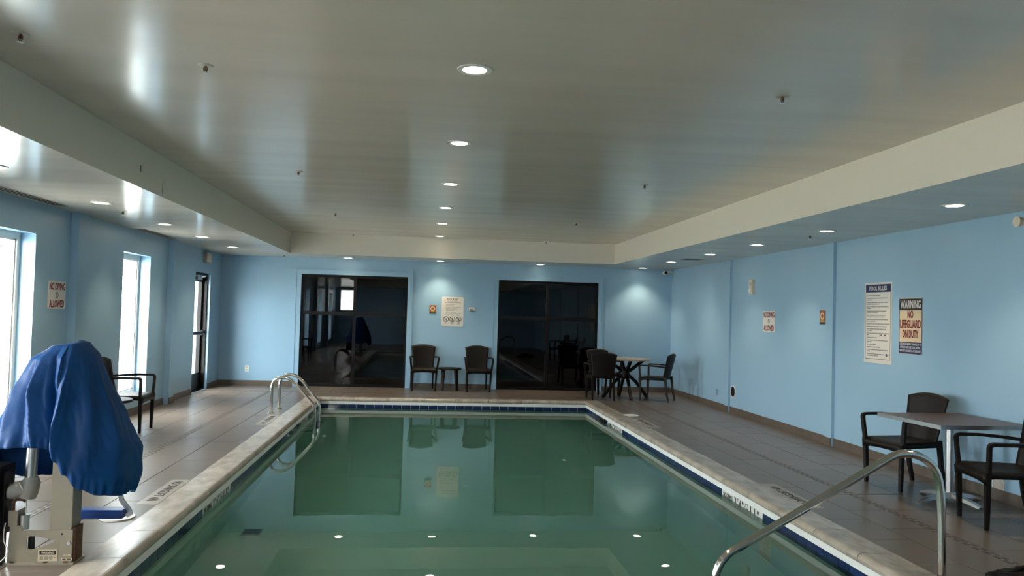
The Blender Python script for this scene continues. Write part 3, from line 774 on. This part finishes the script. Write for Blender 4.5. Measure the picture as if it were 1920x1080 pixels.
def plaque(loc, rz, w, h, label):
    r = thing('emblem_plaque', label, 'plaque', loc, rz, 'orange brown plaques')
    board(r, w, h, M['orange'], .008)
    MB().ring((0, 0, 0), w * .22, w * .34, .0015, axis='y').build('emblem', M['signc'], r, (0, -.0095, h * .08))
    MB().box(-w * .42, w * .42, -.0095, -.008, -h * .34, -h * .20).build('gold_band', M['gold'], r)
    MB().box(-w / 2, w / 2, -.0095, -.008, -h / 2, -h * .38).build('dark_band', M['black'], r)
plaque((.172, YB, 1.548), 0, .135, .165, 'small orange brown plaque on the back wall left of the rules board')
plaque((XR, 9.53, 1.566), RZR, .135, .175, 'small orange brown plaque on the right wall beside the pilaster')

r = thing('wall_thermostat', 'small white thermostat on the back wall right of the rules board', 'thermostat', (.94, YB, 1.57), 0)
MB().box(-.056, .056, -.022, 0, -.038, .038).build('housing', M['plast'], r); MB().box(-.04, -.008, -.0235, -.022, -.02, .004).build('display', M['black'], r); MB().box(.008, .04, -.0235, -.022, -.02, .004).build('display', M['black'], r)
MB().box(-.056, .056, -.0235, -.022, -.038, -.028).build('base_strip', M['black'], r)

r = thing('wall_outlet', 'white double outlet low on the back wall left of the doors', 'outlet', (-3.333, YB, .32), 0)
board(r, .075, .12, M['plast'], .006, .006, 'cover_plate')
for z in (-.028, .028):
    o = MB().cyl((0, -.008, z), .017, .003, axis='y', n=16).build('socket', M['cream'], r)
    MB().box(-.007, -.004, -.0092, -.008, z - .005, z + .006).build('slot', M['black'], o)

r = thing('alarm_strobe', 'cream fire alarm strobe high on the right wall', 'alarm', (XR, 11.68, 2.015), RZR)
board(r, .13, .215, M['cream'], .045, .012, 'housing'); MB().cyl((0, -.062, -.055), .03, .018, axis='y', n=18).build('strobe_lens', M['trimw'], r)
MB().box(-.035, .035, -.048, -.045, .02, .07).build('sounder_grille', M['ventg'], r)

for (y, z, rad, lab, mm_) in ((12.40, .345, .098, 'black round recess cover low on the right wall beside the far pilaster', M['vent']), (6.43, .135, .075, 'grey round cover low on the right wall behind the right chair', M['ventg'])):
    r = thing('round_wall_cover', lab, 'cover', (XR, y, z), RZR)
    MB().ring((0, -.008, 0), rad * .91, rad, .008, axis='y', n=32).build('rim', M['trimw'], r); MB().cyl((0, -.005, 0), rad * .85, .005, axis='y', n=32).build('disc', mm_, r)
r = thing('access_panel', 'blue painted low access panel with a dark finger slot, right wall', 'panel', (XR, 12.90, .27), RZR)
MB().box(-.19, .19, -.006, 0, -.17, .30).build('panel', M['blue'], r); MB().box(-.195, -.18, -.009, 0, -.05, .05).build('finger_slot', M['vent'], r)

r = thing('exit_light', 'grey exit light box above the left side door', 'exit sign', (XL, 14.56, 2.35), RZL)
MB().box(-.16, .16, -.06, 0, -.095, .095).build('housing', M['liftgrey'], r); MB().box(-.14, .14, -.063, -.06, -.075, .075).build('face_plate', M['cream'], r)

r = thing('security_camera', 'small black and white security camera in the back right corner', 'camera', (4.82, 15.60, 2.42), 0)
MB().box(.02, .178, -.02, .02, .0, .03).build('bracket', M['plast'], r)
MB().cyl((0, .06, -.005), .038, -.11, axis='y', n=18).build('camera_body', M['plast'], r); MB().cyl((0, -.05, -.005), .03, -.01, axis='y', n=18).build('camera_lens', M['dark'], r)

r = thing('emergency_light', 'cream emergency lamp head high at the right edge of the right wall', 'light', (XR, 5.95, 2.36), RZR)
MB().box(-.10, .12, -.06, 0, -.05, .05).build('housing', M['cream'], r)
MB().cyl((-.12, -.14, .02), .045, .07, axis='y', n=20, r2=.03).build('lamp_head', M['cream'], r); MB().cyl((-.12, -.07, .02), .014, .07, axis='y', n=10).build('lamp_arm', M['plast'], r)

# ------------------------------------------------------------------ chairs
def make_chair(label, group):
    """armchair facing local -Y, origin on the floor under its centre"""
    t = thing('resin_armchair', label, 'chair', (0, 0, 0), 0, group)
    M_ = M['chair']
    # seat: dished slab with rounded front and a curved apron
    nu, nv = 12, 12; top = []; bot = []
    for j in range(nv + 1):
        v = j / nv; y = -.255 + .47 * v; hw = .245 - .035 * v
        for i in range(nu + 1):
            u = -1 + 2 * i / nu; x = hw * u
            z = .432 - .012 * math.sin(PI * v) * (1 - u * u) - .03 * max(0, (.12 - v) / .12) ** 2
            drop = .030 + .022 * abs(u) ** 3 + (.018 if (j == 0) else 0)
            top.append((x, y, z)); bot.append((x, y + (.006 if j == 0 else 0), z - drop))
    m = MB(); W_ = nu + 1; N_ = len(top); vs = top + bot; fs = []
    for j in range(nv):
        for i in range(nu):
            a = j * W_ + i; fs.append((a, a + 1, a + W_ + 1, a + W_)); fs.append((N_ + a, N_ + a + W_, N_ + a + W_ + 1, N_ + a + 1))
    for i in range(nu): fs.append((i, N_ + i, N_ + i + 1, i + 1)); a = nv * W_ + i; fs.append((a, a + 1, N_ + a + 1, N_ + a))
    for j in range(nv): a = j * W_; fs.append((a, a + W_, N_ + a + W_, N_ + a)); a += nu; fs.append((a, N_ + a, N_ + a + W_, a + W_))
    m.add(vs, fs, 0, True); m.build('seat', M_, t)
    # backrest: curved panel that flares upward to an arched top
    nu, nv = 14, 12; fr = []; bk = []
    for j in range(nv + 1):
        v = j / nv
        for i in range(nu + 1):
            u = -1 + 2 * i / nu
            hw = .196 + .042 * v ** 1.6
            z = .395 + (.425 + .042 * (1 - u * u)) * v
            y = .215 + .085 * v ** 1.5 - .038 * u * u * (1 - .3 * v) + .012 * math.sin(PI * v)
            fr.append((hw * u, y, z)); bk.append((hw * u, y + .020, z))
    m = MB(); W_ = nu + 1; N_ = len(fr); fs = []
    for j in range(nv):
        for i in range(nu):
            a = j * W_ + i; fs.append((a, a + 1, a + W_ + 1, a + W_)); fs.append((N_ + a, N_ + a + W_, N_ + a + W_ + 1, N_ + a + 1))
    for i in range(nu): fs.append((i, N_ + i, N_ + i + 1, i + 1)); a = nv * W_ + i; fs.append((a, a + 1, N_ + a + 1, N_ + a))
    for j in range(nv): a = j * W_; fs.append((a, a + W_, N_ + a + W_, N_ + a)); a += nu; fs.append((a, N_ + a, N_ + a + W_, a + W_))
    m.add(fr + bk, fs, 0, True); m.build('backrest', M_, t)
    rect = lambda a, b: [(-a, -b), (a, -b), (a, b), (-a, b)]
    for s in (-1, 1):
        MB().sweep([(s * .215, -.225, 0), (s * .222, -.225, .2), (s * .232, -.228, .425)], rect(.017, .017), smooth=False, up=Vector((0, 1, 0)), scale=[.82, 1, 1.15]).build('leg', M_, t)
        MB().sweep([(s * .195, .295, 0), (s * .194, .25, .2), (s * .193, .225, .44)], rect(.016, .018), smooth=False, up=Vector((0, 1, 0)), scale=[.85, 1, 1.15]).build('leg', M_, t)
        pts = [(s * .236, -.222, .40), (s * .250, -.228, .50)] + arc((s * .262, -.232, .60), (s * .266, -.236, .635), (s * .266, -.20, .638), 5) + [(s * .262, -.05, .640), (s * .245, .10, .632)] + [(s * .214, .235, .620)]
        MB().sweep(pts, rect(.019, .013), smooth=False, up=Vector((0, 1, 0))).build('armrest', M_, t)
    return t
CG = 'dark brown resin armchairs'
ch0 = make_chair('dark brown resin armchair against the back wall beside the left glass doors', CG)
ch0.location = (.03, 15.36, 0); ch0.rotation_euler = (0, 0, math.radians(3))
def chair(x, y, face, label):
    """face = world direction (dx, dy) in which the sitter looks"""
    return dup(ch0, (x, y, 0), math.atan2(face[1], face[0]) + PI / 2, label)
chair(1.07, 15.36, (.03, -1), 'dark brown resin armchair against the back wall beside the right glass doors')
chair(3.235, 14.235, (.04, 1), 'dark armchair with its back to the camera at the round table')
chair(4.24, 14.14, (-.80, .55), 'dark armchair right of the round table, facing left')
chair(3.50, 15.20, (.25, -.97), 'dark armchair mostly hidden behind the one turned away at the round table')
chair(4.49, 7.02, (-.98, -.18), 'dark armchair behind the square pedestal table by the right wall')
chair(4.44, 5.66, (-.98, .2), 'dark armchair cut by the right edge, in front of the square table')
chair(-3.47, 9.90, (1, .03), 'dark armchair beside the second window on the left, behind the covered lift')
chair(-3.42, 8.42, (1, .0), 'dark armchair hidden behind the blue cover, only an arm showing')

# small side tables
def side_table(x, y, rz, label, top_r=.27, h=.45):
    t = thing('side_table', label, 'side table', (x, y, 0), rz, 'low round resin side tables')
    n = 40; vs = []; lv = [(.94, h - .034), (1, h - .026), (1, h - .006), (.985, h), ]
    m = MB()
    for k, z in lv:
        for i in range(n): a = 2 * PI * i / n; vs.append((top_r * k * math.cos(a), top_r * k * math.sin(a), z))
    fs = [(k * n + i, k * n + (i + 1) % n, (k + 1) * n + (i + 1) % n, (k + 1) * n + i) for k in range(3) for i in range(n)] + [list(range(n))[::-1], list(range(3 * n, 4 * n))]
    m.add(vs, fs); m.build('table_top', M['chair'], t)
    for k in range(4):
        a = PI / 4 + k * PI / 2; c, s = math.cos(a), math.sin(a)
        MB().sweep([(c * .205, s * .205, 0), (c * .19, s * .19, .2), (c * .17, s * .17, h - .03)], [(-.034, -.014), (.034, -.014), (.034, .014), (-.034, .014)], smooth=False, up=Vector((c, s, 0)), scale=[.8, .95, 1.1]).build('leg', M['chair'], t)
    return t
side_table(.53, 15.42, 0, 'black low side table between the two back wall armchairs', .225, .43)
side_table(-3.42, 9.14, .3, 'low side table with window light on its top, left wall', .27, .45)

# round table by the far right corner
t = thing('round_table', 'round beige topped table on dark crossed legs, far right corner', 'table', (3.77, 14.53, 0), .80)
MB().cyl((0, 0, .705), .455, .028, n=48).build('table_top', M['beige'], t)
MB().cyl((0, 0, .733), .012, .003, n=16).build('parasol_hole_cap', M['dark'], t)
for k in range(4):
    a = PI / 4 + k * PI / 2; c, s = math.cos(a), math.sin(a)
    MB().sweep([(c * .43, s * .43, 0), (c * .20, s * .20, .30), (c * .06, s * .06, .42), (-c * .10, -s * .10, .52), (-c * .34, -s * .34, .705)], [(-.028, -.022), (.028, -.022), (.028, .022), (-.028, .022)], smooth=False, up=Vector((-s, c, 0))).build('leg', M['chair'], t)
MB().cyl((0, 0, .36), .075, .16, n=20).build('hub', M['chair'], t)

# square pedestal table at the right wall
t = thing('pedestal_table', 'square brown topped table with aluminium edge and pedestal, right wall', 'table', (4.53, 6.41, 0), math.radians(2))
a, b = .405, .425
MB().box(-a + .004, a - .004, -b + .004, b - .004, .672, .701).build('table_top', M['lam'], t)
m = MB(); e = .004; m.box(-a, -a + e, -b, b, .668, .700); m.box(a - e, a, -b, b, .668, .700); m.box(-a + e, a - e, -b, -b + e, .668, .700); m.box(-a + e, a - e, b - e, b, .668, .700)
m.build('edge_band', M['alu'], t)
MB().cyl((0, 0, .06), .036, .60, n=24).build('column', M['alu'], t)
MB().box(-.15, .15, -.15, .15, .655, .668).build('mounting_plate', M['alu'], t)
MB().cyl((0, 0, .03), .07, .05, n=24, r2=.045).build('base_hub', M['alu'], t)
for k in range(4):
    an = math.radians(8) + k * PI / 2; c, s = math.cos(an), math.sin(an)
    MB().sweep([(c * .02, s * .02, .055), (c * .12, s * .12, .05), (c * .24, s * .24, .032), (c * .315, s * .315, .012)], [(-.040, -.014), (.040, -.014), (.026, .014), (-.026, .014)], smooth=False, scale=[1.1, 1, .85, .6]).build('foot', M['alu'], t)

# ------------------------------------------------------------------ pool ladder rails and handrail
lad = thing('pool_ladder', 'pair of curved stainless grab rails at the far left corner of the pool', 'ladder', (0, 0, 0))
for y in (11.62, 12.12):
    x0 = -2.11 if y < 12 else -2.09
    pts = [(x0, y, 0), (x0, y, .36)] + arc((x0, y, .36), (x0 + .005, y, .51), (x0 + .15, y, .515), 8)[1:] + arc((x0 + .22, y, .50), (x0 + .28, y, .47), (x0 + .34, y, .41), 4) + \
        [(-1.60, y, .215)] + arc((-1.56, y, .17), (-1.50, y, .11), (-1.50, y, .02), 6) + [(-1.50, y, -.15), (-1.50, y, -.55)] + arc((-1.50, y, -.55), (-1.50, y, -.75), (-1.69, y, -.76), 6)[1:]
    MB().tube(pts, .022, 16).build('rail', M['steel'], lad)
    MB().cyl((x0, y, 0), .048, .014, n=24, r2=.036).build('escutcheon', M['steel'], lad)
for z in (-.30, -.55):
    MB().box(-1.53, -1.45, 11.64, 12.10, z - .015, z + .015).build('tread', M['steel'], lad)
hr = thing('handrail', 'large bent stainless handrail leading down into the near pool steps', 'handrail', (0, 4.5, 0))
pts = [(3.135, 0, 0), (3.13, 0, .30), (3.122, 0, .47)] + arc((3.115, 0, .53), (3.10, 0, .685), (2.955, 0, .722), 10) + arc((2.93, 0, .726), (2.86, 0, .738), (2.79, 0, .702), 6) + \
    [(2.70, 0, .650), (2.20, 0, .365)] + [(1.93, 0, .212)] + arc((1.85, 0, .170), (1.738, 0, .115), (1.722, 0, -.02), 8) + [(1.715, 0, -.15), (1.71, 0, -.55), (1.71, 0, -.95)]
MB().tube(pts, .0245, 20).build('rail', M['steel'], hr)

# ------------------------------------------------------------------ deck markers, anchor plates, bag
def deck_marker(x, y0, y1, rz, label, w=.155):
    r = thing('deck_marker', label, 'marker', (x, (y0 + y1) / 2, 0), rz, 'depth markers set in the deck')
    L = y1 - y0; n = 6; l = L / n
    for k in range(n):
        MB().bev(-L / 2 + k * l + .002, -L / 2 + (k + 1) * l - .002, -w / 2, w / 2, 0, .0022, .0008).build('tile', M['worn'], r)
    for s, xx, ww in (('NO', -.36, .11), ('DIVING', -.12, .27), ('3FT', .12, .12), ('6IN', .30, .12)):
        me = text_mesh(s, .05, ww * L / .93, .075, .02); me.materials.append(M['black'])
        o = link('lettering', me, r, (xx * L, 0, .0027)); o.rotation_euler = (-PI / 2, 0, 0)
deck_marker(3.03 + .155, 6.15, 7.07, PI / 2, 'white deck depth marker beside the near right coping')
deck_marker(3.185, 10.65, 11.55, PI / 2, 'white deck depth marker beside the far right coping')
deck_marker(PX0 - .085, 6.25, 7.13, -PI / 2, 'white deck depth marker beside the near left coping')
deck_marker(PX0 - .085, 10.45, 11.40, -PI / 2, 'white deck depth marker in front of the ladder')
for x, y, rx, ry, lab in ((-2.09, 5.88, .115, .10, 'white round anchor plate on the deck under the footrest'), (3.19, 11.92, .12, .13, 'white round cover on the deck beside the far right coping')):
    r = thing('deck_plate', lab, 'cover plate', (x, y, 0), 0)
    m = MB().cyl((0, 0, 0), rx, .005, n=36); m.build('plate', M['plate'], r); MB().ring((0, 0, .004), rx * .86, rx, .004, n=36).build('rim', M['plate'], r)
    MB().cyl((-.02, -.02, .005), .01, .002, n=12).build('screw', M['rust'], r)

# crumpled black bag at the lower right
bm = bmesh.new(); bmesh.ops.create_icosphere(bm, subdivisions=5, radius=1)
for v in bm.verts:
    p = v.co.copy(); n_ = noise.fractal(p * 2.2, 1, 2, 4) * .16 + .10 * abs(math.sin(6 * p.x + 5 * p.y)) * (1 - abs(p.z))
    v.co = Vector((p.x * .28, p.y * .15, max(p.z, -.5) * .085 + .045)) * 1.0 + Vector((p.x * .3, p.y * .2, p.z * .12)) * n_
zmin = min(v.co.z for v in bm.verts)
for v in bm.verts: v.co.z -= zmin
me = bpy.data.meshes.new('duffel_bag'); bm.to_mesh(me); bm.free(); me.materials.append(M['shirt'])
for p in me.polygons: p.use_smooth = True
r = thing('duffel_bag', 'crumpled black bag on the deck at the lower right edge', 'bag', (3.53, 4.17, 0), -.25)
link('bag_body', me, r)
MB().tube(arc((-.20, 0, .10), (-.05, .02, .20), (.12, 0, .12), 10), .012, 8).build('strap', M['shirt'], r)

# ------------------------------------------------------------------ pool lift under a blue cover
lf = thing('pool_lift', 'beige pool lift with blue footrest standing at the left poolside', 'pool lift', (0, 0, 0))
FY = 4.84
outer = [(-2.308, .012), (-1.962, .012), (-1.960, .195), (-2.228, .192), (-2.236, .215), (-2.300, .215)]
tri = [(-2.205, .150), (-2.19, .160), (-2.165, .160), (-2.06, .142), (-2.055, .134), (-2.06, .128), (-2.165, .088), (-2.19, .085), (-2.205, .095)]
me = plate_mesh(outer, [tri[::-1]], .006); me.materials.append(M['lift']); link('base_front_plate', me, lf, (0, FY, 0))
m = MB(); m.box(-1.966, -1.960, FY + .006, FY + .11, .012, .195); m.box(-2.308, -2.302, FY + .006, FY + .11, .012, .10); m.box(-2.09, -1.966, FY + .006, FY + .13, .188, .194); m.box(-2.33, -1.945, FY - .012, FY + .14, 0, .012)
m.build('base_housing', M['lift'], lf)
MB().box(-2.208, -2.172, FY + .02, FY + .024, .06, .165).build('slot_shade_plate', M['dark'], lf)  # dark plate added behind the slot, stands in for shade in the hollow
MB().box(-1.960, -1.948, FY + .01, FY + .11, .012, .205).build('side_bumper', M['rust'], lf)
MB().box(-2.310, -2.262, FY + .0, FY + .09, .215, .305).build('battery_post', M['lift'], lf)
m = MB().tube([(-2.30, FY + .03, .305), (-2.30, FY + .03, .345), (-2.285, FY + .03, .362), (-2.25, FY + .03, .362), (-2.235, FY + .03, .35)], .010, 8); m.build('bracket', M['rust'], lf)
MB().box(-2.088, -1.972, FY + .01, FY + .13, .192, 1.04).build('mast', M['lift'], lf)
MB().box(-1.971, -1.969, FY + .012, FY + .128, .21, 1.0).build('mast_side_label', M['lift'], lf)
m = MB(); m.sweep([(-2.228, FY + .06, .43), (-2.222, FY + .06, .70), (-2.205, FY + .06, 1.0)], [(.031 * math.cos(2 * PI * j / 18), .031 * math.sin(2 * PI * j / 18)) for j in range(18)]); m.build('actuator_tube', M['alu'], lf)
m = MB(); m.sweep([(-2.222, FY + .06, .485), (-2.222, FY + .06, .455), (-2.235, FY + .06, .40), (-2.24, FY + .06, .365)], [(.048 * math.cos(2 * PI * j / 20), .048 * math.sin(2 * PI * j / 20)) for j in range(20)], scale=[.75, 1, 1.05, .9])
m.build('motor_housing', M['liftgrey'], lf)
m = MB(); m.sweep([(-2.235, FY + .055, .432), (-2.285, FY + .045, .418), (-2.325, FY + .035, .402), (-2.352, FY + .03, .392)], [(.045 * math.cos(2 * PI * j / 20), .045 * math.sin(2 * PI * j / 20)) for j in range(20)], scale=[.85, 1.0, 1.0, .70])
m.build('motor', M['liftgrey'], lf)
MB().cyl((-2.236, FY + .03, .194), .026, .082, n=20).build('counterweight', M['alu'], lf)
MB().tube([(-2.232, FY + .03, .276), (-2.230, FY + .03, .34), (-2.240, FY + .02, .40), (-2.26, FY + .0, .46), (-2.28, FY, .44)], .003, 6).build('control_cable', M['plast'], lf)
MB().tube(arc((-2.315, FY - .02, .24), (-2.33, FY - .03, .14), (-2.29, FY - .04, .11), 6) + arc((-2.285, FY - .04, .09), (-2.29, FY - .05, .04), (-2.36, FY - .06, .008), 6), .003, 6).build('white_cord', M['plast'], lf)
MB().box(-2.50, -2.342, FY - .05, FY + .12, .165, .56).build('battery_box', M['dark'], lf)
MB().box(-2.342, -2.326, FY - .02, FY + .02, 0, .53).build('battery_stand', M['dark'], lf)
MB().cyl((-1.975, FY - .012, .122), .010, .014, axis='y', n=12).build('bolt', M['alu'], lf); MB().cyl((-2.017, FY - .001, .172), .006, .002, axis='y', n=12).build('bolt_hole', M['black'], lf)
def sticker(x, z, w, h):
    s = MB().box(-w / 2, w / 2, -.001, 0, -h / 2, h / 2).build('warning_sticker', M['signc'], lf, (x, FY - .0005, z)); return s
s = sticker(-2.090, .052, .105, .066)
MB().box(-.044, .044, -.0016, -.001, .004, .027).build('sticker_header', M['black'], s)
me = text_mesh('WARNING', .02, .068, .013, .02); me.materials.append(M['signc']); link('sticker_lettering', me, s, (0, -.0024, .0155))
bars(s, [(-.042, -.004, .08, .004), (-.042, -.012, .085, .004), (-.042, -.020, .07, .004)], M['grayp'], -.001, 'sticker_print')
s = sticker(-1.985, .030, .058, .014); bars(s, [(-.024, 0, .045, .006)], M['black'], -.001, 'sticker_print')
s = sticker(-1.985, .053, .036, .009); bars(s, [(-.014, 0, .028, .003)], M['grayp'], -.001, 'sticker_print')
s = MB().box(-.02, .02, -.001, 0, -.04, .04).build('mast_sticker', M['plast'], lf, (-1.985, FY + .0095, .62)); bars(s, [(-.013, .01, .02, .012), (-.013, -.012, .02, .012)], M['black'], -.001, 'sticker_print')
for x in (-2.28, -2.10, -1.99): MB().cyl((x, FY - .004, .012), .012, .006, n=10).build('anchor_bolt', M['rust'], lf)
# seat and arm under the cover, footrest in front
MB().box(-2.03, -1.80, 4.98, 5.22, .52, .58).build('seat', M['foot'], lf)
MB().box(-2.10, -2.03, 4.99, 5.22, .52, 1.05).build('backrest', M['foot'], lf)
MB().box(-2.05, -1.99, FY + .12, 5.05, .95, 1.02).build('lift_arm', M['lift'], lf)
m = MB(); m.sweep([(-1.86, 5.22, .50), (-1.845, 5.22, .33), (-1.832, 5.22, .275), (-1.785, 5.22, .215), (-1.776, 5.22, .195), (-1.80, 5.22, .180)], [(-.014, -.006), (.014, -.006), (.014, .006), (-.014, .006)], smooth=False, up=Vector((0, 1, 0)))
m.build('footrest_bracket', M['alu'], lf)
m = MB().bev(-2.085, -1.80, 5.16, 5.27, .196, .226, .010); m.box(-2.068, -1.812, 5.17, 5.26, .172, .197); m.build('footrest', M['foot'], lf)

# the blue cover: draped surface thrown over the lift, a thing of its own
def cover():
    cx, cy, zt = -2.06, 5.02, 1.25
    nu, nv = 220, 70
    R_ = [(0, .07), (.08, .13), (.22, .175), (.43, .282), (.62, .360), (.80, .375), (1.0, .36)]
    L_ = [(0, .13), (.08, .235), (.18, .265), (.32, .315), (.45, .375), (.62, .46), (1.0, .52)]
    F_ = [(0, .10), (.08, .17), (.25, .22), (.45, .26), (.62, .29), (1.0, .31)]
    def ip(T, z):
        for (a, b), (c, d) in zip(T, T[1:]):
            if z <= c: k = (z - a) / (c - a); k = k * k * (3 - 2 * k) * .4 + k * .6; return b + (d - b) * k
        return T[-1][1]
    HEM = [(0, .385), (20, .345), (45, .43), (90, .40), (150, .42), (180, .58), (205, .640), (225, .665), (245, .675), (262, .672), (270, .665), (276, .60), (285, .53), (300, .445), (318, .40), (340, .375), (360, .385)]
    def hem(d):
        for (a, b), (c, e) in zip(HEM, HEM[1:]):
            if d <= c: k = (d - a) / (c - a); return b + (e - b) * (k * k * (3 - 2 * k))
        return HEM[-1][1]
    fold = [(190, 10, .02), (206, 14, .045), (222, 7, -.03), (238, 14, .055), (262, 10, -.065), (277, 9, .05), (283, 16, .03), (312, 16, .022), (338, 18, .02), (20, 14, .02), (60, 14, .03), (110, 14, .03), (150, 12, .03)]
    vs = []
    for j in range(nv + 1):
        v = j / nv
        for i in range(nu):
            d = 360 * i / nu; a = math.radians(d); h = hem(d)
            s = v ** .85; z = zt - (zt - h) * s; dz = zt - z
            c_, s_ = math.cos(a), math.sin(a)
            rx = ip(R_, dz) if c_ >= 0 else ip(L_, dz); ry = ip(F_, dz)
            r = 1 / math.sqrt((c_ / rx) ** 2 + (s_ / ry) ** 2)
            tw = d - 26 * (v - .4) * (1 if c_ < 0 else -.6)            # folds fan out downwards
            f = 0
            for (fd, fw, fa) in fold:
                q = abs((tw - fd + 180) % 360 - 180) / fw
                if q < 1: f += fa * (1 - q) ** 1.4 * (1 - .25 * q)
            f *= min(1, v * 2.4) * (1 - .35 * v)
            f += (.020 * noise.noise(Vector((c_ * 2.5, s_ * 2.5, z * 4))) + .010 * abs(noise.noise(Vector((c_ * 5 + z * 4, s_ * 5, z * 7 + 3))))) * min(1, 3 * v)
            if v > .86: f += .008 * math.sin(a * 46 + 2 * math.sin(a * 7)) * (v - .86) / .14 - .018 * ((v - .86) / .14) ** 2
            r += f
            if v < .12: r *= 1
            x = cx + c_ * r; y = cy + s_ * r
            zz = z + (.012 * noise.noise(Vector((x * 9, y * 9, 2)))) * min(1, 2 * v) + (.012 * c_ if v < .2 else .012 * c_ * max(0, 1 - (v - .2) * 3))
            vs.append((x, y, zz))
    fs = [(j * nu + i, j * nu + (i + 1) % nu, (j + 1) * nu + (i + 1) % nu, (j + 1) * nu + i) for j in range(nv) for i in range(nu)]
    o = len(vs)
    # crown
    for k in range(1, 7):
        q = 1 - k / 7
        for i in range(nu):
            x0, y0, z0 = vs[i]; vs.append((cx + (x0 - cx) * q, cy + (y0 - cy) * q, z0 + .014 * (1 - q * q)))
    prev = list(range(nu))
    for k in range(6):
        cur = list(range(o + k * nu, o + (k + 1) * nu)); fs += [(prev[i], cur[i], cur[(i + 1) % nu], prev[(i + 1) % nu]) for i in range(nu)]; prev = cur
    vs.append((cx, cy, zt + .016)); fs += [(prev[i], len(vs) - 1, prev[(i + 1) % nu]) for i in range(nu)]
    m = MB(); m.add(vs, fs, 0, True); ob = m.build('lift_cover', M['cover'])
    sm = ob.modifiers.new('thickness', 'SOLIDIFY'); sm.thickness = .003; sm.offset = -1
    tag(ob, 'large royal blue vinyl cover draped over the pool lift on the left', 'cover')
    return ob
cover()
